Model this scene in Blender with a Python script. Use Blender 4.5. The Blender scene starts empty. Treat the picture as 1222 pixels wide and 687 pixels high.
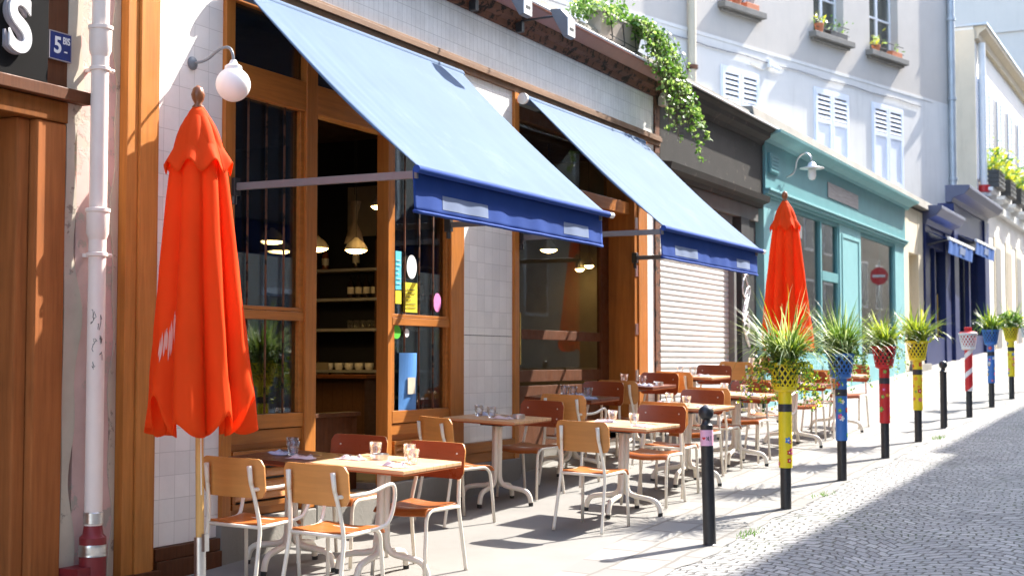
import bpy, math, random
from mathutils import Vector, Matrix
random.seed(7)
C = bpy.context.scene.collection
R = math.radians
# ---------------------------------------------------------------- camera model (survey of the photograph)
FPX, CXP, CYP = 1697.0, 611.0, 343.5
PIT = math.atan(88.5/FPX); YAW = R(26.55)
EYE = Vector((5.9, 0.0, 1.165))
FWD = Vector((-math.sin(YAW)*math.cos(PIT), math.cos(YAW)*math.cos(PIT), math.sin(PIT)))
RGT = Vector((math.cos(YAW), math.sin(YAW), 0)); UPV = RGT.cross(FWD)
FX = -0.15                                   # plane of the shop fronts
def ray(u, v): return FWD + RGT*((u-CXP)/FPX) - UPV*((v-CYP)/FPX)
def onx(u, v, x=FX): d = ray(u, v); return EYE + d*((x-EYE.x)/d.x)
def ony(u, v, y): d = ray(u, v); return EYE + d*((y-EYE.y)/d.y)
def fy(u): return onx(u, 430).y
def fz(u, v): return onx(u, v).z
SLP, CRS = .044, .03
def sstep(a, b, t):
    t = min(1, max(0, (t-a)/(b-a))); return t*t*(3-2*t)
def G(x, y):
    return SLP*(y-12) - CRS*x + .115*sstep(11.2, 13.4, y)*min(1.2, max(0, 1-x/1.7))

# ---------------------------------------------------------------- materials
def nmat(name):
    m = bpy.data.materials.new(name); m.use_nodes = True
    nt = m.node_tree; b = nt.nodes['Principled BSDF']
    return m, nt, b
def N(nt, t, **kw):
    n = nt.nodes.new(t)
    for k, v in kw.items(): setattr(n, k, v)
    return n
def coords(nt, scale=(1,1,1), kind='Object'):
    tc = N(nt, 'ShaderNodeTexCoord'); mp = N(nt, 'ShaderNodeMapping')
    mp.inputs['Scale'].default_value = scale
    nt.links.new(tc.outputs[kind], mp.inputs['Vector']); return mp.outputs['Vector']
def noise(nt, vec, scale, detail=6, rough=.6):
    n = N(nt, 'ShaderNodeTexNoise'); n.inputs['Scale'].default_value = scale
    n.inputs['Detail'].default_value = detail; n.inputs['Roughness'].default_value = rough
    nt.links.new(vec, n.inputs['Vector']); return n.outputs['Fac']
def ramp(nt, fac, stops):
    r = N(nt, 'ShaderNodeValToRGB'); e = r.color_ramp.elements
    while len(e) < len(stops): e.new(.5)
    for i, (p, c) in enumerate(stops):
        e[i].position = p; e[i].color = (*c, 1) if len(c) == 3 else c
    nt.links.new(fac, r.inputs['Fac']); return r.outputs['Color']
def mix(nt, fac, a, b, mode='MIX'):
    m = N(nt, 'ShaderNodeMix', data_type='RGBA', blend_type=mode)
    for s, v in ((0, fac), (6, a), (7, b)):
        if isinstance(v, (int, float)): m.inputs[s].default_value = v
        elif isinstance(v, tuple): m.inputs[s].default_value = (*v, 1) if len(v) == 3 else v
        else: nt.links.new(v, m.inputs[s])
    return m.outputs[2]
def bump(nt, b, h, strength=.3, dist=.01):
    n = N(nt, 'ShaderNodeBump'); n.inputs['Strength'].default_value = strength; n.inputs['Distance'].default_value = dist
    nt.links.new(h, n.inputs['Height']); nt.links.new(n.outputs['Normal'], b.inputs['Normal']); return n
def sc(c, k): return tuple(min(1, x*k) for x in c)
def plain(name, c, rough=.5, var=.12, scale=6, bmp=.15, metal=0, stretch=(1,1,1), spec=.5, bd=.004, grime=None):
    m, nt, b = nmat(name); v = coords(nt, stretch)
    col = ramp(nt, noise(nt, v, scale), [(.25, sc(c, 1-var)), (.75, sc(c, 1+var))])
    if grime:
        gc, thr, gs = grime
        gm = ramp(nt, noise(nt, v, gs, 8, .7), [(thr, (0,0,0)), (thr+.08, (1,1,1))])
        col = mix(nt, gm, col, gc)
    nt.links.new(col, b.inputs['Base Color'])
    b.inputs['Roughness'].default_value = rough; b.inputs['Metallic'].default_value = metal
    b.inputs['Specular IOR Level'].default_value = spec
    if bmp: bump(nt, b, noise(nt, v, scale*4), bmp, bd)
    return m
def wood(name, c, rough=.4, axis='z', var=.35, plank=None, spec=.4):
    m, nt, b = nmat(name)
    s = {'z': (14,14,.9), 'y': (14,.9,14), 'x': (.9,14,14)}[axis]
    v = coords(nt, s); g = noise(nt, v, 2.2, 8, .65)
    col = ramp(nt, g, [(.3, sc(c, 1-var)), (.55, c), (.8, sc(c, 1+var))])
    v2 = coords(nt); big = noise(nt, v2, 1.3, 3)
    col = mix(nt, .35, col, ramp(nt, big, [(.3, sc(c, .6)), (.7, sc(c, 1.25))]))
    spots = ramp(nt, noise(nt, coords(nt, tuple(min(4, max(1, k*.3)) for k in s)), 9, 4, .7), [(.70, (0,0,0)), (.78, (1,1,1))])
    col = mix(nt, spots, col, sc(c, .45))
    if plank:
        ax, w = plank
        tc = N(nt, 'ShaderNodeTexCoord'); sp = N(nt, 'ShaderNodeSeparateXYZ'); nt.links.new(tc.outputs['Object'], sp.inputs[0])
        md = N(nt, 'ShaderNodeMath', operation='PINGPONG'); md.inputs[1].default_value = w/2
        nt.links.new(sp.outputs[ax], md.inputs[0])
        ln = N(nt, 'ShaderNodeMath', operation='LESS_THAN'); ln.inputs[1].default_value = .0018
        nt.links.new(md.outputs[0], ln.inputs[0])
        col = mix(nt, ln.outputs[0], col, sc(c, .35))
    oi = N(nt, 'ShaderNodeObjectInfo'); mr = N(nt, 'ShaderNodeMapRange'); mr.inputs[3].default_value = .78; mr.inputs[4].default_value = 1.15
    nt.links.new(oi.outputs['Random'], mr.inputs[0]); hs = N(nt, 'ShaderNodeHueSaturation'); nt.links.new(mr.outputs[0], hs.inputs['Value']); nt.links.new(col, hs.inputs['Color'])
    nt.links.new(hs.outputs[0], b.inputs['Base Color'])
    nt.links.new(ramp(nt, noise(nt, coords(nt), 7, 5, .7), [(.3, (rough*.8,)*3), (.75, (min(1, rough*1.5),)*3)]), b.inputs['Roughness'])
    b.inputs['Specular IOR Level'].default_value = spec
    bump(nt, b, g, .25, .003); return m
def glassy(name, tint=(.92,.95,.96), refl=(1,1,1), ior=1.5, rough=0.0, boost=0.0, mult=.9):
    m = bpy.data.materials.new(name); m.use_nodes = True; nt = m.node_tree; nt.nodes.clear()
    o = N(nt, 'ShaderNodeOutputMaterial'); t = N(nt, 'ShaderNodeBsdfTransparent'); g = N(nt, 'ShaderNodeBsdfGlossy')
    t.inputs[0].default_value = (*tint, 1); g.inputs[0].default_value = (*refl, 1); g.inputs['Roughness'].default_value = rough
    f = N(nt, 'ShaderNodeFresnel'); f.inputs[0].default_value = ior
    a = N(nt, 'ShaderNodeMath', operation='MULTIPLY_ADD', use_clamp=True); a.inputs[1].default_value = mult; a.inputs[2].default_value = boost
    nt.links.new(f.outputs[0], a.inputs[0])
    if rough == 0:
        v = coords(nt); bp = N(nt, 'ShaderNodeBump'); bp.inputs['Strength'].default_value = .03; bp.inputs['Distance'].default_value = .01
        nt.links.new(noise(nt, v, 2.5, 2), bp.inputs['Height']); nt.links.new(bp.outputs[0], g.inputs['Normal'])
    mx = N(nt, 'ShaderNodeMixShader'); nt.links.new(a.outputs[0], mx.inputs[0])
    nt.links.new(t.outputs[0], mx.inputs[1]); nt.links.new(g.outputs[0], mx.inputs[2]); nt.links.new(mx.outputs[0], o.inputs[0])
    return m
def fabric(name, c, trans=.35, tcol=None, rough=.8, var=.07, weave=300, stretch=(1,1,1), stain=None):
    m, nt, b = nmat(name); v = coords(nt, stretch)
    col = ramp(nt, noise(nt, v, 2.0, 5), [(.3, sc(c, 1-var)), (.7, sc(c, 1+var))])
    if stain:
        col = mix(nt, ramp(nt, noise(nt, v, stain[1], 6, .7), [(.55, (0,0,0)), (.75, (1,1,1))]), col, stain[0])
    nt.links.new(col, b.inputs['Base Color']); b.inputs['Roughness'].default_value = rough; b.inputs['Specular IOR Level'].default_value = .15
    bump(nt, b, noise(nt, v, weave, 2), .15, .002)
    tr = N(nt, 'ShaderNodeBsdfTranslucent'); tr.inputs[0].default_value = (*(tcol or c), 1)
    mx = N(nt, 'ShaderNodeMixShader'); mx.inputs[0].default_value = trans
    nt.links.new(b.outputs[0], mx.inputs[1]); nt.links.new(tr.outputs[0], mx.inputs[2])
    nt.links.new(mx.outputs[0], nt.nodes['Material Output'].inputs[0]); return m
def leafmat(name, c, trans=.35, var=.45):
    m, nt, b = nmat(name); v = coords(nt)
    col = ramp(nt, noise(nt, v, 14, 3), [(.3, sc(c, 1-var)), (.7, sc(c, 1+var))])
    nt.links.new(col, b.inputs['Base Color']); b.inputs['Roughness'].default_value = .38
    tr = N(nt, 'ShaderNodeBsdfTranslucent'); nt.links.new(mix(nt, .5, col, sc((c[0]*1.5, c[1]*1.4, c[2]*.6), 1.4)), tr.inputs[0])
    mx = N(nt, 'ShaderNodeMixShader'); mx.inputs[0].default_value = trans
    nt.links.new(b.outputs[0], mx.inputs[1]); nt.links.new(tr.outputs[0], mx.inputs[2])
    nt.links.new(mx.outputs[0], nt.nodes['Material Output'].inputs[0]); return m
def emit(name, c, s):
    m, nt, b = nmat(name); b.inputs['Base Color'].default_value = (*c, 1)
    b.inputs['Emission Color'].default_value = (*c, 1); b.inputs['Emission Strength'].default_value = s; return m
def tiles(name, c, w, h, grout=(.35,.33,.30), msize=.004, axes='YZ', var=.06, rough=.2, off=0.0, bmp=.5, dirt=None, mv=None):
    m, nt, b = nmat(name)
    tc = N(nt, 'ShaderNodeTexCoord'); sp = N(nt, 'ShaderNodeSeparateXYZ'); nt.links.new(tc.outputs['Object'], sp.inputs[0])
    cb = N(nt, 'ShaderNodeCombineXYZ'); nt.links.new(sp.outputs[axes[0]], cb.inputs[0]); nt.links.new(sp.outputs[axes[1]], cb.inputs[1])
    vec = cb.outputs[0]
    if mv:   # wobble the joints
        nz = N(nt, 'ShaderNodeTexNoise'); nz.inputs['Scale'].default_value = 3; nt.links.new(vec, nz.inputs['Vector'])
        ad = N(nt, 'ShaderNodeMix', data_type='VECTOR'); ad.inputs[0].default_value = mv
        nt.links.new(vec, ad.inputs[4]); nt.links.new(nz.outputs['Color'], ad.inputs[5]); vec = ad.outputs[1]
    br = N(nt, 'ShaderNodeTexBrick', offset=off, squash=1.0)
    br.inputs['Scale'].default_value = 1; br.inputs['Brick Width'].default_value = w; br.inputs['Row Height'].default_value = h
    br.inputs['Mortar Size'].default_value = msize; br.inputs['Mortar Smooth'].default_value = .3; br.inputs['Bias'].default_value = 0
    br.inputs['Color1'].default_value = (*sc(c, 1-var), 1); br.inputs['Color2'].default_value = (*sc(c, 1+var), 1); br.inputs['Mortar'].default_value = (*grout, 1)
    nt.links.new(vec, br.inputs['Vector'])
    v = coords(nt); col = mix(nt, ramp(nt, noise(nt, v, 3.5, 7, .7), [(.45, (0,0,0)), (.8, (.35,.35,.35))]), br.outputs['Color'], dirt or sc(c, .7))
    nt.links.new(col, b.inputs['Base Color']); b.inputs['Roughness'].default_value = rough
    inv = N(nt, 'ShaderNodeMath', operation='SUBTRACT'); inv.inputs[0].default_value = 1; nt.links.new(br.outputs['Fac'], inv.inputs[1])
    ad = N(nt, 'ShaderNodeMath', operation='MULTIPLY_ADD'); ad.inputs[1].default_value = .12; nt.links.new(noise(nt, v, 9, 3), ad.inputs[0]); nt.links.new(inv.outputs[0], ad.inputs[2])
    bump(nt, b, ad.outputs[0], bmp, .004); return m
def stucco(name, c, low=None, zsplit=0, var=.1, rough=.9, stainc=None, dark=.8):
    m, nt, b = nmat(name); v = coords(nt)
    col = ramp(nt, noise(nt, v, 1.1, 9, .65), [(.25, sc(c, 1-var)), (.75, sc(c, 1+var*.6))])
    if low:
        tc = N(nt, 'ShaderNodeTexCoord'); sp = N(nt, 'ShaderNodeSeparateXYZ'); nt.links.new(tc.outputs['Object'], sp.inputs[0])
        th = N(nt, 'ShaderNodeMath', operation='LESS_THAN'); th.inputs[1].default_value = zsplit; nt.links.new(sp.outputs[2], th.inputs[0])
        lc = ramp(nt, noise(nt, v, .9, 8, .6), [(.25, sc(low, 1-var)), (.75, sc(low, 1+var*.6))])
        col = mix(nt, th.outputs[0], col, lc)
    vs = coords(nt, (2.5, 2.5, .35)); st = ramp(nt, noise(nt, vs, 1.7, 8, .7), [(.52, (0,0,0)), (.85, (.55,.55,.55))])
    col = mix(nt, st, col, stainc or sc(c, dark*.75))
    nt.links.new(col, b.inputs['Base Color']); b.inputs['Roughness'].default_value = rough
    bump(nt, b, noise(nt, v, 30, 8, .7), .35, .012); return m
def peeling(name, c, under, thr=.6, scale=7, rough=.75, bmp=.5):
    m, nt, b = nmat(name); v = coords(nt); b.inputs['Specular IOR Level'].default_value = .12
    f = ramp(nt, noise(nt, v, scale, 9, .72), [(thr, (0,0,0)), (thr+.04, (1,1,1))])
    col = mix(nt, f, ramp(nt, noise(nt, v, 2, 6), [(.3, sc(c, .8)), (.7, sc(c, 1.12))]), under)
    nt.links.new(col, b.inputs['Base Color']); b.inputs['Roughness'].default_value = rough
    bump(nt, b, f, bmp, -.006); return m
def cobble():
    m, nt, b = nmat('cobble_setts')
    tc = N(nt, 'ShaderNodeTexCoord'); sp = N(nt, 'ShaderNodeSeparateXYZ'); nt.links.new(tc.outputs['Object'], sp.inputs[0])
    def mth(op, a, c=None, d=None):
        n = N(nt, 'ShaderNodeMath', operation=op)
        for k, v in enumerate((a, c, d)):
            if v is None: continue
            if isinstance(v, (int, float)): n.inputs[k].default_value = v
            else: nt.links.new(v, n.inputs[k])
        return n.outputs[0]
    nz = N(nt, 'ShaderNodeTexNoise'); nz.inputs['Scale'].default_value = 7; nz.inputs['Detail'].default_value = 3; nt.links.new(tc.outputs['Object'], nz.inputs['Vector'])
    ns = N(nt, 'ShaderNodeSeparateColor'); nt.links.new(nz.outputs['Color'], ns.inputs[0])
    nl = N(nt, 'ShaderNodeTexNoise'); nl.inputs['Scale'].default_value = .9; nt.links.new(tc.outputs['Object'], nl.inputs['Vector'])
    x, y = sp.outputs[0], sp.outputs[1]
    fan = mth('ABSOLUTE', mth('SINE', mth('MULTIPLY', x, math.pi/1.25)))
    yy = mth('ADD', mth('ADD', y, mth('MULTIPLY', fan, -.42)), mth('ADD', mth('MULTIPLY', ns.outputs[0], .075), mth('MULTIPLY', nl.outputs['Fac'], .5)))
    xx = mth('ADD', x, mth('ADD', mth('MULTIPLY', ns.outputs[1], .085), mth('MULTIPLY', nl.outputs['Fac'], .35)))
    cb = N(nt, 'ShaderNodeCombineXYZ'); nt.links.new(xx, cb.inputs[0]); nt.links.new(yy, cb.inputs[1])
    br = N(nt, 'ShaderNodeTexBrick', offset=.5); br.inputs['Scale'].default_value = 1; br.inputs['Brick Width'].default_value = .118; br.inputs['Row Height'].default_value = .098
    br.inputs['Mortar Size'].default_value = .010; br.inputs['Mortar Smooth'].default_value = .7; br.inputs['Bias'].default_value = 0
    br.inputs['Color1'].default_value = (0,0,0,1); br.inputs['Color2'].default_value = (1,1,1,1); br.inputs['Mortar'].default_value = (.5,.5,.5,1); nt.links.new(cb.outputs[0], br.inputs['Vector'])
    stone = ramp(nt, br.outputs['Color'], [(0, (.095,.095,.10)), (.4, (.19,.187,.185)), (.75, (.29,.28,.265)), (1, (.46,.44,.41))])
    v = tc.outputs['Object']
    stone = mix(nt, .45, stone, ramp(nt, noise(nt, v, 38, 6, .75), [(.3, (.09,.09,.095)), (.7, (.46,.445,.42))]))
    stone = mix(nt, .40, stone, ramp(nt, noise(nt, v, .8, 6, .65), [(.32, (.15,.15,.15)), (.7, (.38,.37,.355))]))
    moss = ramp(nt, noise(nt, v, 1.1, 6, .7), [(.48, (.10,.093,.08)), (.62, (.055,.08,.025))])
    col = mix(nt, mth('MULTIPLY', br.outputs['Fac'], .85), stone, moss)
    patch = ramp(nt, noise(nt, v, .35, 4, .6), [(.60, (0,0,0)), (.68, (.6,.6,.6))]); col = mix(nt, patch, col, (.12,.118,.115))
    nt.links.new(col, b.inputs['Base Color']); b.inputs['Roughness'].default_value = .72; b.inputs['Specular IOR Level'].default_value = .35
    h = mth('ADD', mth('SUBTRACT', 1, br.outputs['Fac']), mth('ADD', mth('MULTIPLY', noise(nt, v, 26, 5, .7), .7), mth('MULTIPLY', br.outputs['Color'], .35)))
    bump(nt, b, h, 1.0, .022); return m

M = {}
M['wood_front'] = wood('varnished_oak_upright', (.46,.165,.033), .36, spec=.25, axis='z')
M['wood_front_h'] = wood('varnished_oak_level', (.46,.165,.033), .36, 'y', spec=.25)
M['wood_dark'] = wood('dark_stained_wood', (.11,.036,.012), .55, spec=.2)
M['wood_trim'] = wood('weathered_brown_trim', (.25,.13,.065), .6, 'y')
M['wood_pilaster'] = wood('worn_varnished_pilaster', (.48,.185,.042), .48, spec=.2)
M['ply_tan'] = wood('beech_plywood', (.62,.27,.075), .38, 'x', .16)
M['ply_red'] = wood('red_stained_plywood', (.30,.055,.014), .3, 'x', .2)
M['seat_ply'] = wood('orange_seat_plywood', (.41,.115,.022), .32, 'x', .22)
M['table_oak'] = wood('oak_tabletop', (.62,.365,.19), .4, 'x', .22, (1, .075))
M['table_edge'] = wood('red_table_edge', (.42,.11,.03), .4, 'x', .2)
M['table_dark'] = wood('dark_red_tabletop', (.20,.055,.025), .3, 'x', .25, (1, .075))
M['umbrella_pole'] = wood('ash_pole', (.62,.36,.12), .4)
M['finial'] = wood('turned_brown_knob', (.28,.09,.03), .3)
M['interior_wood'] = wood('dark_interior_boards', (.10,.045,.02), .6, 'y', .4, (0, .12))
M['cream'] = plain('cream_lacquered_steel', (.78,.71,.60), .35, .06, 9, .05, grime=((.42,.30,.2), .74, 30))
M['black_rubber'] = plain('black_rubber', (.02,.02,.02), .6)
M['black_metal'] = plain('black_painted_iron', (.022,.022,.024), .38, .3, 20, .2, grime=((.16,.14,.11), .70, 18))
M['tile'] = tiles('white_glazed_tile', (.87,.835,.795), .148, .148, (.63,.60,.56), .0022, var=.06)
M['tile_band'] = tiles('grey_white_tile', (.83,.82,.80), .074, .148, (.55,.54,.53), .0024, var=.04, dirt=(.36,.33,.28))
M['stone_base'] = stucco('grey_stone_plinth', (.24,.225,.20), var=.25)
M['glass'] = glassy('window_pane', (.80,.84,.84))
M['shop_glass'] = glassy('shop_window_pane', (.86,.90,.90))
M['tumbler'] = glassy('tumbler_glass', (.97,.975,.98), (1,1,1), 1.5, .06, .06, .6); M['door_glass'] = glassy('entrance_pane', (.80,.84,.84), mult=.10)
M['awning'] = fabric('pale_blue_awning_cloth', (.090,.142,.232), .12, (.06,.13,.30), stain=((.125,.18,.245), 1.6), var=.06)
M['valance'] = fabric('navy_valance_cloth', (.022,.062,.27), .06, (.015,.045,.22), var=.1)
M['awning_under'] = fabric('navy_underside', (.02,.035,.14), .1, (.01,.02,.1))
M['small_valance'] = fabric('mid_blue_awning_cloth', (.07,.16,.45), .15, (.04,.1,.35), var=.1)
M['smear'] = fabric('faded_pale_print', (.20,.25,.38), .05, var=.15)
M['parasol'] = fabric('orange_red_parasol_cloth', (.90,.105,.014), .5, (1.0,.14,.02), .75, .06)
M['parasol_smear'] = fabric('faded_white_print', (.85,.45,.36), .2, var=.25)
M['steel'] = plain('brushed_steel', (.62,.62,.62), .3, .1, 30, .1, 1.0)
M['white_metal'] = plain('white_metal', (.75,.75,.73), .4, .05)
M['grey_metal'] = plain('grey_metal', (.15,.145,.15), .45, .1, 8)
M['pipe_white'] = plain('pinkish_white_pipe_paint', (.80,.68,.61), .5, .06, 5, .15, grime=((.33,.24,.2), .70, 14))
M['red_paint'] = plain('dark_red_paint', (.20,.015,.018), .5, .2, 6, .2, grime=((.35,.2,.18), .72, 16))
M['brass'] = plain('brass', (.72,.48,.15), .25, .1, 8, .05, 1.0)
M['globe'] = emit('opal_glass', (.85,.83,.80), .0)
M['lamp_grey'] = plain('blue_grey_metal', (.16,.19,.22), .4, .1)
M['pink_wall'] = peeling('pink_washed_render', (.62,.42,.38), (.45,.40,.34), .56, 5)
M['cream_wall'] = peeling('cracked_cream_render', (.52,.46,.37), (.28,.24,.2), .60, 6)
M['door_wood'] = wood('orange_stained_door', (.20,.066,.014), .7, spec=.12)
M['door_frame'] = wood('faded_red_frame', (.34,.115,.035), .75, spec=.12)
M['board_black'] = peeling('flaking_black_board', (.012,.0115,.0115), (.11,.045,.02), .66, 9, .95)
M['letter_white'] = plain('off_white_letter', (.68,.66,.66), .5, .08, grime=((.4,.38,.38), .7, 12))
M['letter_shadow_grey'] = plain('mauve_grey_letter_shadow_and_rim', (.30,.27,.29), .6)  # grey for the painted shadow of the S, shared with the plate rim
M['enamel_blue'] = plain('blue_enamel', (.012,.022,.14), .18, .15, 6, .05)
M['enamel_white'] = plain('white_enamel', (.78,.78,.78), .2, .05)
M['rust'] = peeling('rusty_brown_cornice', (.17,.080,.050), (.035,.026,.02), .52, 9, .6, 1.0)
M['gutter_brown'] = plain('brown_painted_gutter', (.30,.115,.075), .4, .15, 5, .15)
M['white_paint'] = plain('white_paint', (.80,.80,.79), .5, .05, 4, .1)
M['shutter_white'] = plain('white_shutter_paint', (.74,.77,.83), .5, .05, 5, .1)
M['roller'] = plain('cream_grey_roller_shutter', (.50,.50,.485), .6, .05, 3, .1, spec=.2, grime=((.4,.36,.32), .7, 8))
M['dark_front'] = peeling('weathered_dark_grey_paint', (.046,.042,.038), (.10,.085,.07), .6, 6, .6)
M['dark_grey'] = plain('dark_grey_paint', (.045,.045,.045), .6, .25, 4, .2, spec=.15)
M['mid_grey'] = plain('mid_grey_paint', (.15,.15,.145), .7, .15, 4, .2, spec=.15)
M['teal'] = plain('teal_paint', (.115,.275,.295), .5, .08, 3, .08, spec=.15)
M['teal_light'] = plain('light_teal_paint', (.20,.40,.42), .5, .07, 3, .08, spec=.15)
M['sign_brown'] = plain('faded_brown_sign', (.33,.29,.28), .7, .25, 3, .1, stretch=(1,1,14))
M['wall_upper'] = stucco('grey_beige_render', (.51,.47,.42), (.67,.65,.61), 8.2, .08, stainc=(.44,.42,.385))
M['concrete'] = stucco('lichen_concrete', (.22,.205,.18), var=.35)
M['beige_wall'] = stucco('beige_render', (.66,.56,.42), var=.1)
M['cream_stone'] = stucco('cream_limestone', (.58,.50,.37), var=.12)
M['white_wall'] = stucco('bright_white_render', (.80,.76,.70), var=.05, stainc=(.68,.64,.57))
M['gable_wall'] = stucco('pale_blank_render', (.52,.465,.41), var=.05, stainc=(.44,.395,.35))
M['navy'] = plain('navy_shopfront_paint', (.014,.024,.10), .45, .15, 4, .08, spec=.2)
M['navy_light'] = plain('worn_navy_moulding', (.055,.06,.12), .4, .2, 4, .1)
M['zinc'] = plain('zinc', (.42,.45,.48), .45, .12, 4, .1, .4)
M['terracotta'] = plain('terracotta', (.52,.17,.075), .8, .15, 12, .1)
M['soil'] = plain('soil', (.04,.028,.018), .95, .3, 30, .5)
M['pot_dark'] = plain('dark_plastic', (.03,.03,.032), .5)
M['trough'] = plain('taupe_plastic_trough', (.34,.29,.255), .5, .08, 4, .05)
M['asphalt'] = plain('pale_pavement_asphalt', (.192,.183,.168), .9, .12, 1.6, .35, grime=((.175,.163,.148), .60, 3.2), bd=.004)
M['pavers'] = tiles('worn_kerb_pavers', (.198,.19,.176), .42, .30, (.13,.118,.10), .014, 'YX', .16, .85, .5, .6, dirt=(.19,.178,.16), mv=.05)
M['cobble'] = cobble()
M['earth'] = plain('street_ground', (.30,.29,.27), .9)
M['napkin'] = fabric('pink_white_linen', (.80,.66,.68), .15, var=.12)
M['napkin_blue'] = fabric('blue_white_linen', (.58,.60,.76), .15, var=.15)
M['cutlery'] = plain('dark_cutlery', (.16,.15,.15), .3, .1, 20, .05, .9)
M['yellow'] = plain('yellow_paint', (.80,.62,.015), .38, .10, 5, .06, grime=((.45,.34,.08), .66, 26))
M['blue'] = plain('blue_paint', (.045,.17,.50), .38, .12, 5, .06, grime=((.16,.26,.45), .66, 26))
M['red'] = plain('red_paint', (.55,.018,.022), .38, .12, 5, .06, grime=((.35,.08,.07), .66, 26))
M['white'] = plain('white_gloss_paint', (.80,.78,.76), .35, .05, 6, .04)
M['band_dark'] = plain('dark_tape_band', (.035,.035,.045), .4, .5, 30, .05)
M['pinklabel'] = plain('pink_sticker', (.78,.42,.55), .5, .08)
M['ink'] = plain('black_ink', (.02,.02,.02), .5)
M['f_pink'] = plain('pink_flower', (.72,.06,.30), .5); M['f_red'] = plain('red_flower', (.60,.02,.03), .5)
M['f_blue'] = plain('blue_flower', (.04,.22,.60), .5); M['f_green'] = plain('green_flower', (.12,.45,.08), .5)
M['f_yel'] = plain('yellow_flower', (.85,.55,.05), .5); M['f_org'] = plain('orange_flower', (.80,.25,.03), .5); M['f_white'] = plain('white_flower', (.8,.78,.75), .5)
M['blade'] = leafmat('grass_blade_green', (.085,.16,.020)); M['blade_yel'] = leafmat('yellow_green_blade', (.24,.30,.030)); M['blade_pale'] = leafmat('pale_striped_blade', (.42,.50,.26), .3, .2)
M['leaf'] = leafmat('ivy_leaf', (.075,.17,.025)); M['leaf_pale'] = leafmat('pale_ivy_leaf', (.26,.38,.14), .35, .3); M['leaf_yel'] = leafmat('yellow_leaf', (.42,.44,.04))
M['stem'] = plain('stem', (.10,.075,.03), .8)
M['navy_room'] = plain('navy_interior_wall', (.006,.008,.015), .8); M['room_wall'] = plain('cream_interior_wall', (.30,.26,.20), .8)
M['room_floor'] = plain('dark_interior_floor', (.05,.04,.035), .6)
M['shelf'] = plain('pale_shelf', (.30,.30,.30), .5)
M['bottle'] = plain('dark_bottle_glass', (.018,.012,.008), .08, .2, 5, 0); M['bottle_amber'] = plain('amber_bottle', (.20,.06,.012), .1, .2, 5, 0)
M['label_paper'] = plain('paper_label', (.75,.72,.66), .8)
M['warm_bulb'] = emit('warm_lamp_light', (1,.60,.20), 8.0)
M['taupe_shade'] = plain('taupe_lamp_shade', (.30,.24,.19), .6)
M['shade_cream'] = plain('cream_lamp_shade', (.55,.50,.40), .6)
M['cyan_paper'] = plain('cyan_paper', (.10,.52,.70), .6, .05); M['yellow_paper'] = plain('yellow_paper', (.80,.66,.02), .6, .05)
M['white_paper'] = plain('white_paper', (.80,.80,.80), .6, .03); M['pink_paper'] = plain('pink_paper', (.75,.22,.5), .6, .05)
M['green_paper'] = plain('green_paper', (.10,.55,.03), .6, .1); M['blue_paper'] = plain('blue_poster_paper', (.08,.25,.60), .5, .1)
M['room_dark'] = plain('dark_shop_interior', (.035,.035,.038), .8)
M['room_pale'] = plain('pale_shop_interior', (.22,.22,.22), .8)
M['facade_opp'] = stucco('shaded_limestone', (.46,.42,.35), var=.1)
M['sign_red'] = plain('sign_red', (.60,.015,.02), .35)
M['skin'] = plain('mannequin_plastic', (.62,.50,.42), .5)
M['slate'] = plain('slate_roof', (.10,.11,.13), .5)

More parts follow.
